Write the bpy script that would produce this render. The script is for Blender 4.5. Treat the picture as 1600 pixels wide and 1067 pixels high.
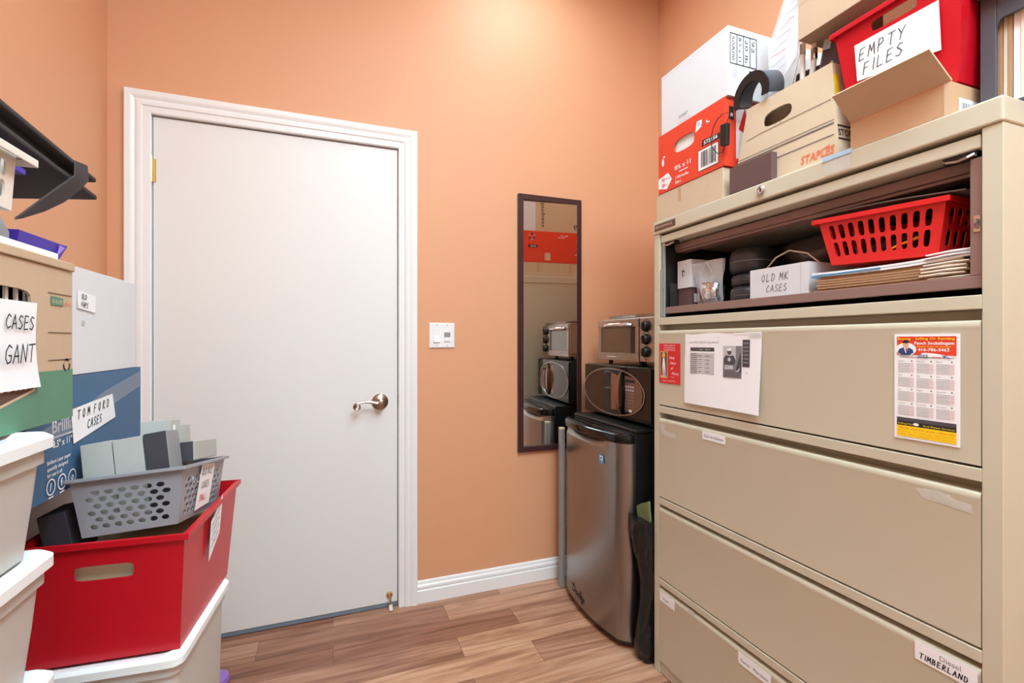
import bpy, bmesh, math, random
from mathutils import Vector, Matrix
random.seed(7)
for o in list(bpy.data.objects): bpy.data.objects.remove(o)
SC = bpy.context.scene
COL = SC.collection

# ------------------------------------------------------------------ camera, exposure, lamps
cam = bpy.data.cameras.new('camera'); cam.sensor_width = 36.0; cam.lens = 744.0/1600*36
cam.clip_start = 0.02
co = bpy.data.objects.new('camera', cam); COL.objects.link(co)
co.location = (0, 0, 1.193); co.rotation_euler = (math.radians(90), 0, math.radians(-20.6))
SC.camera = co
SC.view_settings.view_transform = 'Standard'; SC.view_settings.look = 'None'
SC.view_settings.gamma = 1; SC.view_settings.use_curve_mapping = False
SC.view_settings.exposure = 0.30
LAMP_STRENGTH = 17.0
LAMP_COLOR = (0.72, 0.935, 1.05, 1)
LAMPS = [(0.62, 0.62, 0.6, 0.6), (0.45, -0.45, 1.4, 1.1), (0.85, 1.72, 0.36, 0.36)]      # x, y, size x, size y; the second is an added fill
wd = bpy.data.worlds.new('world'); SC.world = wd; wd.use_nodes = True
wd.node_tree.nodes['Background'].inputs[0].default_value = (0.9, 0.95, 1, 1)
wd.node_tree.nodes['Background'].inputs[1].default_value = 0.4

# ------------------------------------------------------------------ materials
def lin(c):
    c = c/255.0
    return c/12.92 if c <= 0.04045 else ((c+0.055)/1.055)**2.4
def rgb(r, g, b): return (lin(r), lin(g), lin(b), 1)
def mat(name, c, rough=0.5, metal=0.0, var=0.06, scale=30.0, bump=0.0, bscale=80.0, trans=0.0, alpha=1.0, ior=1.45, coat=0.0, stretch=(1, 1, 1), emit=0.0):
    m = bpy.data.materials.new(name); m.use_nodes = True
    nt = m.node_tree; N = nt.nodes; L = nt.links; p = N['Principled BSDF']
    base = rgb(*c)
    p.inputs['Roughness'].default_value = rough; p.inputs['Metallic'].default_value = metal
    p.inputs['Transmission Weight'].default_value = trans; p.inputs['Alpha'].default_value = alpha
    p.inputs['IOR'].default_value = ior; p.inputs['Coat Weight'].default_value = coat
    tc = N.new('ShaderNodeTexCoord'); mp = N.new('ShaderNodeMapping'); mp.inputs['Scale'].default_value = stretch
    L.new(tc.outputs['Object'], mp.inputs[0])
    no = N.new('ShaderNodeTexNoise'); no.inputs['Scale'].default_value = scale; no.inputs['Detail'].default_value = 3
    L.new(mp.outputs[0], no.inputs[0])
    mx = N.new('ShaderNodeMix'); mx.data_type = 'RGBA'
    mx.inputs[6].default_value = tuple(max(0, v*(1-var)) for v in base[:3])+(1,)
    mx.inputs[7].default_value = tuple(min(1, v*(1+var)) for v in base[:3])+(1,)
    L.new(no.outputs[0], mx.inputs[0]); L.new(mx.outputs[2], p.inputs['Base Color'])
    if bump > 0:
        n2 = N.new('ShaderNodeTexNoise'); n2.inputs['Scale'].default_value = bscale; n2.inputs['Detail'].default_value = 2
        L.new(mp.outputs[0], n2.inputs[0])
        b = N.new('ShaderNodeBump'); b.inputs['Strength'].default_value = bump; b.inputs['Distance'].default_value = 0.004
        L.new(n2.outputs[0], b.inputs['Height']); L.new(b.outputs[0], p.inputs['Normal'])
    if emit:
        p.inputs['Emission Color'].default_value = LAMP_COLOR; p.inputs['Emission Strength'].default_value = emit
    return m
def wood_floor():
    m = bpy.data.materials.new('laminate'); m.use_nodes = True
    nt = m.node_tree; N = nt.nodes; L = nt.links; p = N['Principled BSDF']
    tc = N.new('ShaderNodeTexCoord')
    br = N.new('ShaderNodeTexBrick'); br.inputs['Scale'].default_value = 1
    br.offset = 0.37; br.offset_frequency = 2; br.inputs['Brick Width'].default_value = 0.74; br.inputs['Row Height'].default_value = 0.125
    br.inputs['Mortar Size'].default_value = 0.0009; br.inputs['Mortar Smooth'].default_value = 0.2; br.inputs['Bias'].default_value = 0
    br.inputs['Color1'].default_value = (0, 0, 0, 1); br.inputs['Color2'].default_value = (1, 1, 1, 1); br.inputs['Mortar'].default_value = (0.1, 0.1, 0.1, 1)
    L.new(tc.outputs['Object'], br.inputs[0])
    # grain shifts from plank to plank
    sc = N.new('ShaderNodeVectorMath'); sc.operation = 'SCALE'; sc.inputs['Scale'].default_value = 13.0
    L.new(br.outputs['Color'], sc.inputs[0])
    ad = N.new('ShaderNodeVectorMath'); ad.operation = 'ADD'
    L.new(tc.outputs['Object'], ad.inputs[0]); L.new(sc.outputs[0], ad.inputs[1])
    mp = N.new('ShaderNodeMapping'); mp.inputs['Scale'].default_value = (1.6, 22, 1); L.new(ad.outputs[0], mp.inputs[0])
    n1 = N.new('ShaderNodeTexNoise'); n1.inputs['Scale'].default_value = 1.0; n1.inputs['Detail'].default_value = 5; n1.inputs['Distortion'].default_value = 1.4
    L.new(mp.outputs[0], n1.inputs[0])
    mp2 = N.new('ShaderNodeMapping'); mp2.inputs['Scale'].default_value = (6, 160, 1); L.new(ad.outputs[0], mp2.inputs[0])
    n2 = N.new('ShaderNodeTexNoise'); n2.inputs['Scale'].default_value = 1.0; n2.inputs['Detail'].default_value = 2; L.new(mp2.outputs[0], n2.inputs[0])
    cr = N.new('ShaderNodeValToRGB'); e = cr.color_ramp.elements
    e[0].position = 0.25; e[0].color = rgb(140, 100, 80); e[1].position = 0.78; e[1].color = rgb(218, 184, 158)
    k = e.new(0.42); k.color = rgb(178, 136, 110); k = e.new(0.55); k.color = rgb(200, 160, 132)
    L.new(n1.outputs[0], cr.inputs[0])
    r2 = N.new('ShaderNodeValToRGB'); f = r2.color_ramp.elements
    f[0].color = rgb(186, 158, 150); f[1].color = rgb(255, 246, 238); L.new(br.outputs['Color'], r2.inputs[0])
    mu = N.new('ShaderNodeMix'); mu.data_type = 'RGBA'; mu.blend_type = 'MULTIPLY'; mu.inputs[0].default_value = 1
    L.new(cr.outputs[0], mu.inputs[6]); L.new(r2.outputs[0], mu.inputs[7])
    m3 = N.new('ShaderNodeMix'); m3.data_type = 'RGBA'; m3.blend_type = 'OVERLAY'; m3.inputs[0].default_value = 0.25
    L.new(mu.outputs[2], m3.inputs[6]); L.new(n2.outputs[0], m3.inputs[7])
    m4 = N.new('ShaderNodeMix'); m4.data_type = 'RGBA'; L.new(br.outputs['Fac'], m4.inputs[0]); L.new(m3.outputs[2], m4.inputs[6])
    m4.inputs[7].default_value = rgb(96, 64, 48)
    L.new(m4.outputs[2], p.inputs['Base Color']); p.inputs['Roughness'].default_value = 0.38
    return m

MT = dict(
    wall=mat('orange_paint', (219, 160, 121), 0.55, var=0.015, scale=3, bump=0.04, bscale=200),
    ceil=mat('ceiling_paint', (242, 242, 240), 0.9, var=0.01),
    white=mat('white_gloss_paint', (238, 236, 235), 0.35, var=0.012, scale=4),
    door=mat('door_paint', (230, 228, 225), 0.42, var=0.015, scale=3, bump=0.02, bscale=40),
    floor=wood_floor(),
    nickel=mat('satin_nickel', (170, 150, 135), 0.28, 1.0, var=0.03),
    brass=mat('brass', (205, 180, 120), 0.3, 1.0),
    chrome=mat('chrome', (215, 215, 218), 0.12, 1.0, var=0.01),
    rubber=mat('white_rubber', (235, 232, 225), 0.6),
    seal=mat('blue_grey_sweep', (120, 135, 150), 0.5),
    frame=mat('dark_wood_frame', (62, 34, 34), 0.35, var=0.2, scale=60, stretch=(1, 1, .1)),
    mirror=mat('mirror_glass', (235, 238, 236), 0.0, 1.0, var=0.0),
    cab=mat('putty_steel', (199, 191, 169), 0.42, var=0.012, scale=5, bump=0.015, bscale=300),
    brown=mat('brown_steel', (138, 108, 100), 0.45, var=0.04),
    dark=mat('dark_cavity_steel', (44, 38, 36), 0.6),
    greysteel=mat('grey_steel', (150, 158, 155), 0.4, 0.3),
    black=mat('black_plastic', (26, 25, 27), 0.32),
    gloss=mat('gloss_black', (14, 14, 15), 0.10, var=0.0, ior=1.38),
    matte=mat('black_fabric', (60, 54, 54), 0.85, var=0.12, scale=300, bump=0.15, bscale=600),
    leather=mat('black_leather', (46, 44, 47), 0.38, var=0.08, bump=0.1, bscale=300),
    darkbrown=mat('dark_brown_card', (98, 74, 72), 0.6, var=0.05),
    darkleather=mat('dark_brown_leather', (58, 40, 40), 0.4, var=0.1, bump=0.1, bscale=200),
    kraft=mat('kraft_card', (194, 168, 140), 0.8, var=0.05, scale=60, bump=0.04, bscale=90, stretch=(1, 1, .3)),
    kraft2=mat('pale_kraft_card', (205, 184, 156), 0.8, var=0.05, scale=60, bump=0.04, bscale=90),
    kraft3=mat('brown_kraft_card', (196, 156, 120), 0.75, var=0.05, scale=40),
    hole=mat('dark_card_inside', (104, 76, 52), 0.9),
    green=mat('green_print', (92, 138, 112), 0.7, var=0.08, scale=40),
    brownp=mat('brown_print', (96, 70, 58), 0.7),
    tan=mat('tan_print', (214, 186, 156), 0.7),
    wcard=mat('white_card', (218, 219, 223), 0.7, var=0.02, scale=60),
    paper=mat('paper', (240, 239, 242), 0.75, var=0.01),
    blue=mat('blue_card', (66, 104, 140), 0.6, var=0.05, scale=25),
    tape=mat('clear_tape', (160, 172, 188), 0.25, alpha=0.45, var=0.1, scale=40),
    ftape=mat('frosted_tape', (225, 220, 210), 0.35, alpha=0.6, var=0.05),
    ink=mat('black_ink', (34, 33, 36), 0.7),
    pencil=mat('grey_ink', (96, 94, 98), 0.7),
    grey1=mat('pale_grey_print', (190, 188, 192), 0.7),
    grey2=mat('mid_grey_print', (128, 124, 128), 0.7),
    grey3=mat('dark_grey_print', (78, 72, 76), 0.7),
    redcard=mat('red_card', (226, 68, 42), 0.5, var=0.04, scale=40),
    red=mat('red_plastic', (190, 12, 30), 0.35, var=0.03, bump=0.05, bscale=250),
    red2=mat('light_red_plastic', (224, 40, 40), 0.35, var=0.03),
    redp=mat('red_print', (214, 40, 40), 0.6),
    staples=mat('orange_red_print', (226, 110, 72), 0.7),
    gold=mat('gold_print', (224, 176, 84), 0.6),
    yellow=mat('yellow_print', (246, 208, 20), 0.6),
    orangep=mat('orange_print', (240, 160, 40), 0.6),
    navy=mat('navy_print', (44, 72, 120), 0.6),
    blush=mat('pale_pink_print', (228, 196, 196), 0.6),
    skin=mat('skin_print', (214, 170, 140), 0.6),
    clear=mat('frosted_plastic', (240, 236, 230), 0.38, trans=0.5, ior=1.2, var=0.02),
    lid=mat('white_plastic_lid', (238, 242, 242), 0.32, var=0.01),
    bluelid=mat('pale_blue_plastic', (176, 204, 228), 0.35),
    basket=mat('grey_plastic', (146, 146, 152), 0.35, var=0.04),
    case=mat('stone_grey_case', (176, 178, 172), 0.6, var=0.03),
    casedark=mat('charcoal_case', (62, 60, 66), 0.65, var=0.05),
    casemid=mat('mid_grey_case', (140, 142, 146), 0.55),
    wplastic=mat('white_basket_plastic', (226, 216, 204), 0.4),
    greydome=mat('grey_felt', (132, 130, 134), 0.8, var=0.1, scale=150),
    purple=mat('purple_card', (74, 52, 178), 0.5),
    lilac=mat('lilac_card', (158, 132, 220), 0.5),
    mauve=mat('mauve_plastic', (150, 110, 190), 0.4),
    steel=mat('brushed_steel', (150, 148, 146), 0.3, 1.0, var=0.05, scale=10, stretch=(60, 1, 60)),
    steel2=mat('toaster_steel', (164, 158, 154), 0.27, 1.0, var=0.04, scale=10, stretch=(1, 1, 60)),
    glass=mat('dark_glass', (84, 66, 56), 0.05, alpha=0.75, coat=1.0, var=0.0),
    mwglass=mat('microwave_glass', (10, 10, 11), 0.03, var=0.0, ior=1.5),
    keypad=mat('bronze_keypad', (122, 92, 78), 0.3, 0.4),
    bronze=mat('bronze_gloss', (150, 108, 86), 0.18, 0.6),
    wire=mat('bright_wire', (200, 196, 190), 0.25, 1.0),
    panelgrey=mat('grey_laminate', (150, 152, 154), 0.45),
    panelcore=mat('chipboard_edge', (222, 206, 170), 0.7),
    trash=mat('black_bag', (26, 25, 24), 0.2, var=0.2, bump=0.8, bscale=28, stretch=(1, 1, .4)),
    greenbag=mat('olive_card', (116, 128, 86), 0.6, var=0.1, scale=60),
    bag=mat('clear_bag', (240, 242, 246), 0.12, alpha=0.32, var=0.0, coat=0.5, bump=0.5, bscale=40),
    foil=mat('silver_foil', (200, 206, 214), 0.12, 0.95, var=0.1, bump=1.0, bscale=70),
    smoke=mat('smoky_bag', (84, 74, 72), 0.25, alpha=0.7, bump=0.6, bscale=40, coat=0.4),
    manila=mat('manila_paper', (172, 132, 98), 0.7, var=0.08, scale=50),
    manilaedge=mat('pale_paper', (226, 214, 196), 0.8, var=0.08),
    bluep=mat('blue_paper', (92, 170, 214), 0.6),
    darkboard=mat('dark_grey_board', (104, 92, 84), 0.6),
    charcoal=mat('charcoal_plastic', (78, 78, 86), 0.4, var=0.04),
    bluetag=mat('sky_blue_print', (70, 160, 220), 0.5),
    lamp=mat('lamp_diffuser', (255, 255, 255), 0.6, emit=LAMP_STRENGTH),
)

# ------------------------------------------------------------------ mesh helpers
class Fr:                                  # a plane to draw on: origin, right, up
    def __init__(s, o, u, v):
        s.o = Vector(o); s.u = Vector(u); s.v = Vector(v); s.n = s.u.cross(s.v).normalized()
    def p(s, a, b, c=0.0): return s.o+s.u*a+s.v*b+s.n*c
def facing_left(x, y, z): return Fr((x, y, z), (0, -1, 0), (0, 0, 1))     # faces -x, right is -y
def facing_right(x, y, z): return Fr((x, y, z), (0, 1, 0), (0, 0, 1))     # faces +x, right is +y
def facing_front(x, y, z): return Fr((x, y, z), (1, 0, 0), (0, 0, 1))     # faces -y
def facing_back(x, y, z): return Fr((x, y, z), (-1, 0, 0), (0, 0, 1))     # faces +y

STROKES = {
 'A': [[(0,0),(.3,1),(.55,0)],[(.1,.38),(.5,.38)]], 'C': [[(.55,.85),(.3,1),(.06,.65),(.04,.3),(.25,.02),(.55,.15)]],
 'S': [[(.52,.9),(.25,1),(.06,.75),(.3,.52),(.5,.3),(.3,.03),(0,.1)]], 'E': [[(.5,1),(.08,1),(.03,0),(.5,.02)],[(.05,.52),(.42,.54)]],
 'G': [[(.55,.88),(.3,1),(.06,.65),(.05,.3),(.25,.02),(.52,.12),(.54,.45),(.32,.45)]], 'N': [[(0,0),(.08,1),(.48,.05),(.55,1)]],
 'T': [[(0,.98),(.6,1)],[(.3,1),(.27,0)]], 'O': [[(.3,1),(.06,.7),(.08,.25),(.3,0),(.52,.3),(.5,.75),(.3,1)]],
 'M': [[(0,0),(.1,1),(.3,.35),(.5,1),(.6,0)]], 'F': [[(.5,1),(.08,1),(.03,0)],[(.05,.55),(.4,.56)]],
 'R': [[(.03,0),(.08,1),(.4,.95),(.45,.65),(.08,.5),(.55,0)]], 'D': [[(.04,0),(.06,1),(.4,.85),(.52,.5),(.38,.12),(.04,0)]],
 'L': [[(.08,1),(.03,.02),(.5,.04)]], 'P': [[(.03,0),(.08,1),(.42,.95),(.46,.65),(.08,.48)]],
 'Y': [[(0,1),(.28,.5),(.58,1)],[(.28,.5),(.2,0)]], 'I': [[(.15,1),(.13,0)]], 'K': [[(.05,1),(.03,0)],[(.5,1),(.05,.45),(.55,0)]],
 'X': [[(0,0),(.55,1)],[(.02,1),(.52,0)]], 'Z': [[(.02,1),(.52,1),(0,0),(.55,.03)]], 'B': [[(.03,0),(.06,1),(.42,.9),(.36,.55),(.06,.52),(.5,.4),(.46,.08),(.03,0)]],
 'U': [[(.04,1),(.06,.25),(.28,0),(.5,.25),(.54,1)]], 'W': [[(0,1),(.15,0),(.3,.7),(.45,0),(.62,1)]], 'H': [[(.03,0),(.06,1)],[(.5,0),(.54,1)],[(.04,.5),(.52,.52)]], ' ': [],
}
class MB:
    def __init__(s): s.v = []; s.f = []; s.mi = []; s.mats = []; s.M = None
    def m(s, k):
        if k not in s.mats: s.mats.append(k)
        return s.mats.index(k)
    def add(s, vs, fs, k):
        b = len(s.v); i = s.m(k)
        for q in vs:
            q = Vector(q)
            s.v.append(s.M @ q if s.M else q)
        for q in fs: s.f.append(tuple(b+j for j in q)); s.mi.append(i)
    def quad(s, a, b, c, d, k): s.add([a, b, c, d], [(0, 1, 2, 3)], k)
    def box(s, x0, x1, y0, y1, z0, z1, k):
        s.hexa([(x0,y0,z0),(x1,y0,z0),(x1,y1,z0),(x0,y1,z0)], [(x0,y0,z1),(x1,y0,z1),(x1,y1,z1),(x0,y1,z1)], k)
    def hexa(s, b, t, k): s.add(list(b)+list(t), [(3,2,1,0),(4,5,6,7),(0,1,5,4),(1,2,6,5),(2,3,7,6),(3,0,4,7)], k)
    def prism(s, pts, fr, d0, d1, k):         # polygon in the frame, from depth d0 to d1 along the normal
        n = len(pts); vs = [fr.p(a, b, d0) for a, b in pts]+[fr.p(a, b, d1) for a, b in pts]
        s.add(vs, [tuple(range(n-1, -1, -1)), tuple(range(n, 2*n))]+[(i, (i+1) % n, n+(i+1) % n, n+i) for i in range(n)], k)
    def loft(s, loops, k, cap0=False, cap1=False, closed=True):
        n = len(loops[0]); vs = [q for l in loops for q in l]; fs = []
        for r in range(len(loops)-1):
            for i in range(n if closed else n-1):
                j = (i+1) % n; fs.append((r*n+i, r*n+j, (r+1)*n+j, (r+1)*n+i))
        if cap0: fs.append(tuple(range(n-1, -1, -1)))
        if cap1: fs.append(tuple((len(loops)-1)*n+i for i in range(n)))
        s.add(vs, fs, k)
    def tube(s, pts, r, k, n=8, caps=True):
        pts = [Vector(q) for q in pts]; loops = []
        rr = r if isinstance(r, (list, tuple)) else [r]*len(pts)
        up = None
        for i, q in enumerate(pts):
            d = (pts[min(i+1, len(pts)-1)]-pts[max(i-1, 0)]).normalized()
            if up is None: up = Vector((0, 0, 1)) if abs(d.z) < .9 else Vector((1, 0, 0))
            a = d.cross(up).normalized(); b = a.cross(d).normalized(); up = b
            loops.append([q+(a*math.cos(2*math.pi*j/n)+b*math.sin(2*math.pi*j/n))*rr[i] for j in range(n)])
        s.loft(loops, k, caps, caps)
    def lathe(s, prof, o, ax, k, n=24, a0=0, a1=2*math.pi):
        o = Vector(o); ax = Vector(ax).normalized(); t = Vector((0, 0, 1)) if abs(ax.z) < .9 else Vector((1, 0, 0))
        a = ax.cross(t).normalized(); b = ax.cross(a).normalized()
        loops = [[o+ax*h+(a*math.cos(2*math.pi*j/n)+b*math.sin(2*math.pi*j/n))*r for j in range(n)] for r, h in prof]
        s.loft(loops, k, True, True)
    def cell(s, fn, u0, u1, v0, v1, hole, k, th, n=16):
        if hole is None:
            a = [(u0, v0), (u1, v0), (u1, v1), (u0, v1)]
            s.add([fn(u, v, 0) for u, v in a]+[fn(u, v, th) for u, v in a], [(0, 1, 2, 3), (7, 6, 5, 4)], k); return
        cu, cv, ru, rv, e = hole; outer = []; inner = []
        for i in range(n):
            t = 2*math.pi*i/n; c = math.cos(t); d = math.sin(t); q = max(abs(c), abs(d)); x = c/q; y = d/q
            outer.append((cu+(x*(u1-cu) if x > 0 else x*(cu-u0)), cv+(y*(v1-cv) if y > 0 else y*(cv-v0))))
            inner.append((cu+ru*math.copysign(abs(c)**e, c), cv+rv*math.copysign(abs(d)**e, d)))
        vs = [fn(u, v, 0) for u, v in outer]+[fn(u, v, 0) for u, v in inner]+[fn(u, v, th) for u, v in inner]+[fn(u, v, th) for u, v in outer]
        fs = []
        for i in range(n):
            j = (i+1) % n
            for r in range(3): fs.append((r*n+i, r*n+j, (r+1)*n+j, (r+1)*n+i))
        s.add(vs, fs, k)
    def wallq(s, b0, b1, t1, t0, k, th, cells=None):   # wall between four corners, th inward, cells = [(u0,u1,v0,v1,hole)]
        b0, b1, t1, t0 = map(Vector, (b0, b1, t1, t0)); nn = (b1-b0).cross(t0-b0).normalized()
        fn = lambda u, v, d: (b0*(1-u)+b1*u)*(1-v)+(t0*(1-u)+t1*u)*v-nn*d
        for c in (cells or [(0, 1, 0, 1, None)]): s.cell(fn, *c, k, th)
        s.add([fn(0,1,0), fn(1,1,0), fn(1,1,th), fn(0,1,th)], [(0,1,2,3)], k)
    def rect(s, fr, a0, a1, b0, b1, k, c=0.0006): s.quad(fr.p(a0,b0,c), fr.p(a1,b0,c), fr.p(a1,b1,c), fr.p(a0,b1,c), k)
    def poly(s, fr, pts, k, c=0.0006): s.add([fr.p(a, b, c) for a, b in pts], [tuple(range(len(pts)))], k)
    def disc(s, fr, a, b, ra, rb, k, c=0.0006, n=20): s.poly(fr, [(a+ra*math.cos(2*math.pi*i/n), b+rb*math.sin(2*math.pi*i/n)) for i in range(n)], k, c)
    def ring(s, fr, a, b, r0, r1, k, c=0.0006, n=24):
        for i in range(n):
            t0 = 2*math.pi*i/n; t1 = 2*math.pi*(i+1)/n
            s.poly(fr, [(a+r0*math.cos(t0), b+r0*math.sin(t0)), (a+r1*math.cos(t0), b+r1*math.sin(t0)), (a+r1*math.cos(t1), b+r1*math.sin(t1)), (a+r0*math.cos(t1), b+r0*math.sin(t1))], k, c)
    def line(s, fr, pts, w, k, c=0.0008):
        for (a0, b0), (a1, b1) in zip(pts, pts[1:]):
            dx, dy = a1-a0, b1-b0; l = math.hypot(dx, dy) or 1; px, py = -dy/l*w/2, dx/l*w/2; ex, ey = dx/l*w/3, dy/l*w/3
            s.poly(fr, [(a0-ex+px, b0-ey+py), (a0-ex-px, b0-ey-py), (a1+ex-px, b1+ey-py), (a1+ex+px, b1+ey+py)], k, c)
    def hand(s, fr, txt, a, b, h, k='ink', w=None, adv=.72, lean=.12, rise=0.0, c=0.0008):
        w = w or h*.075; x = a
        for ch in txt:
            for st in STROKES.get(ch, []):
                s.line(fr, [(x+q[0]*h*.95+q[1]*h*lean, b+q[1]*h+(x-a)*rise+random.uniform(-.02, .02)*h) for q in st], w, k, c)
            x += h*(adv if ch not in 'I ' else .42)
    def type(s, fr, txt, a, b, h, k='ink', width=None, bold=0.0, shear=0.0, c=0.0008, spacing=1.0):
        cu = bpy.data.curves.new('t', 'FONT'); cu.body = txt; cu.size = 1; cu.resolution_u = 2; cu.offset = bold; cu.shear = shear; cu.space_character = spacing
        o = bpy.data.objects.new('t', cu); COL.objects.link(o)
        dg = bpy.context.evaluated_depsgraph_get(); me = bpy.data.meshes.new_from_object(o.evaluated_get(dg))
        vs = [tuple(q.co) for q in me.vertices]; fs = [tuple(q.vertices) for q in me.polygons]
        bpy.data.objects.remove(o); bpy.data.curves.remove(cu); bpy.data.meshes.remove(me)
        if not vs: return
        x0 = min(q[0] for q in vs); x1 = max(q[0] for q in vs); sy = h/0.72; sx = sy if width is None else width/(x1-x0)
        s.add([fr.p(a+(q[0]-x0)*sx, b+q[1]*sy, c) for q in vs], fs, k)
    def build(s, name, parent=None, bevel=0.0, smooth=False, angle=40, seg=2, origin=None):
        me = bpy.data.meshes.new(name)
        if parent is not None: org = parent.matrix_world.translation if parent.type == 'EMPTY' and parent.parent is None else Vector(parent['_w'])
        elif origin is not None: org = Vector(origin)
        else:
            xs = [q.x for q in s.v]; ys = [q.y for q in s.v]; zs = [q.z for q in s.v]
            org = Vector(((min(xs)+max(xs))/2, (min(ys)+max(ys))/2, min(zs)))
        me.from_pydata([q-org for q in s.v], [], s.f)
        for k in s.mats: me.materials.append(MT[k])
        for p, i in zip(me.polygons, s.mi): p.material_index = i; p.use_smooth = smooth
        me.update()
        if smooth: me.set_sharp_from_angle(angle=math.radians(angle))
        o = bpy.data.objects.new(name, me); COL.objects.link(o)
        if parent is not None: o.parent = parent
        else: o.location = org
        o['_w'] = list(org)
        if bevel:
            b = o.modifiers.new('bevel', 'BEVEL'); b.width = bevel; b.segments = seg; b.limit_method = 'ANGLE'; b.angle_limit = math.radians(38)
        return o
def rr(x0, x1, y0, y1, r, z, k=4):          # rounded rectangle loop, counter-clockwise
    out = []
    for cx, cy, a in ((x1-r, y0+r, -90), (x1-r, y1-r, 0), (x0+r, y1-r, 90), (x0+r, y0+r, 180)):
        for i in range(k+1):
            t = math.radians(a+90*i/k); out.append((cx+r*math.cos(t), cy+r*math.sin(t), z))
    return out
def thing(name, label, cat, loc, group=None):
    o = bpy.data.objects.new(name, None); COL.objects.link(o); o.location = loc; o.empty_display_size = .05
    o['label'] = label; o['category'] = cat; o['_w'] = list(loc)
    if group: o['group'] = group
    bpy.context.view_layer.update()
    return o
def tag(o, label, cat, group=None):
    o['label'] = label; o['category'] = cat
    if group: o['group'] = group
    return o
def struct(o): o['kind'] = 'structure'; return o
def turned(cx, cy, deg, cz=0, tilt_x=0, tilt_y=0):
    return Matrix.Translation((cx, cy, cz)) @ Matrix.Rotation(math.radians(deg), 4, 'Z') @ Matrix.Rotation(math.radians(tilt_x), 4, 'X') @ Matrix.Rotation(math.radians(tilt_y), 4, 'Y') @ Matrix.Translation((-cx, -cy, -cz))

# ------------------------------------------------------------------ the room
XL, XR, YB, YF, ZC = -0.787, 1.69, 2.19, -2.2, 3.12
DX0, DX1, DZ = -0.648, 0.275, 2.060                     # door opening
b = MB(); b.box(XL-.1, XR+.1, YF-.1, YB+.12, -.06, 0, 'floor'); struct(b.build('floor', origin=(0, 0, 0)))
b = MB(); b.box(XL-.1, XR+.1, YF-.1, YB+.12, ZC, ZC+.08, 'ceil'); struct(b.build('ceiling'))
b = MB(); b.box(XL-.1, XL, YF, YB, 0, ZC, 'wall'); struct(b.build('wall_left'))
b = MB(); b.box(XR, XR+.1, YF, YB, 0, ZC, 'wall'); struct(b.build('wall_right'))
b = MB(); b.box(XL-.1, XR+.1, YF-.1, YF, 0, ZC, 'white'); struct(b.build('wall_front'))
b = MB(); b.box(XL-.1, DX0-.02, YB, YB+.12, 0, ZC, 'wall'); b.box(DX1+.02, XR+.1, YB, YB+.12, 0, ZC, 'wall'); b.box(DX0-.02, DX1+.02, YB, YB+.12, DZ+.02, ZC, 'wall')
struct(b.build('wall_back'))
# casing: moulded profile swept round three sides of the opening (inner edge outwards)
prof = [(0, 0), (0, .010), (.004, .013), (.026, .013), (.030, .017), (.042, .019), (.050, .016), (.058, .020), (.066, .023), (.080, .023), (.083, .020), (.083, 0)]
b = MB(); loops = []
for sgnx, px, z, top in ((-1, DX0, 0, 0), (-1, DX0, DZ, 1), (1, DX1, DZ, 1), (1, DX1, 0, 0)):
    loops.append([(px+sgnx*q[0], YB-q[1]-.0005, z+(q[0] if top else 0)) for q in prof])
b.loft(loops, 'white', True, True)
struct(b.build('trim_1', smooth=True, angle=25))
b = MB()                                                 # jamb lining with stop
b.box(DX0-.0195, DX0-.001, YB, YB+.119, 0, DZ, 'white'); b.box(DX1+.001, DX1+.0195, YB, YB+.119, 0, DZ, 'white'); b.box(DX0-.0195, DX1+.0195, YB, YB+.119, DZ+.001, DZ+.0195, 'white')
struct(b.build('trim_2'))
bp = [(0, 0), (.016, 0), (.016, .056), (.012, .060), (.012, .064), (.015, .068), (.014, .078), (.009, .084), (.009, .088), (.006, .096), (0, .099)]
b = MB(); b.loft([[(x, YB-q[0]-.0005, q[1]) for q in bp] for x in (DX1+.0835, XR-.001)], 'white', True, True); struct(b.build('baseboard_back', smooth=True, angle=25))
b = MB(); b.loft([[(XR-q[0]-.0005, y, q[1]) for q in bp] for y in (YF+.001, YB-.018)], 'white', True, True); struct(b.build('baseboard_right', smooth=True, angle=25))

# door leaf
DY = YB+.004
dr = bpy.data.objects.new('door_1', None); COL.objects.link(dr); dr.location = ((DX0+DX1)/2, DY, 0.012); struct(dr); dr['_w'] = list(dr.location); bpy.context.view_layer.update()
b = MB(); b.box(DX0+.002, DX1-.003, DY, DY+.04, 0.022, DZ-.004, 'door'); b.build('door_leaf', dr, bevel=.002)
b = MB(); b.box(DX0+.004, DX1-.004, DY+.004, DY+.036, 0.004, .021, 'seal'); b.build('door_sweep', dr)
hx, hz = .196, .925
b = MB(); b.lathe([(.036, 0), (.036, .004), (.030, .010), (.020, .013), (.014, .016), (.013, .040), (.016, .044), (.016, .056), (.010, .060)], (hx, DY, hz), (0, -1, 0), 'nickel')
rose = b.build('door_handle', dr, smooth=True)
b = MB()
pts = [(hx, DY-.050, hz), (hx-.02, DY-.052, hz), (hx-.045, DY-.052, hz+.006), (hx-.068, DY-.052, hz+.007), (hx-.088, DY-.052, hz+.002)]
for i in range(16):
    t = math.radians(75+i*33); r = .0165*(1-i*.042); pts.append((hx-.098+r*math.cos(t), DY-.052, hz-.013+r*math.sin(t)))
b.tube(pts, [.0085, .008, .0065, .0052]+[.0040]*17, 'nickel'); b.build('lever', rose, smooth=True)
b = MB()
for z in (1.848, .24):
    b.tube([(DX0-.001, DY-.008, z-.045), (DX0-.001, DY-.008, z+.045)], .0065, 'brass', 10); b.tube([(DX0-.001, DY-.008, z+.045), (DX0-.001, DY-.008, z+.053)], .004, 'brass', 8)
    b.box(DX0-.012, DX0+.012, DY-.003, DY-.0005, z-.044, z+.044, 'brass')
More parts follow.
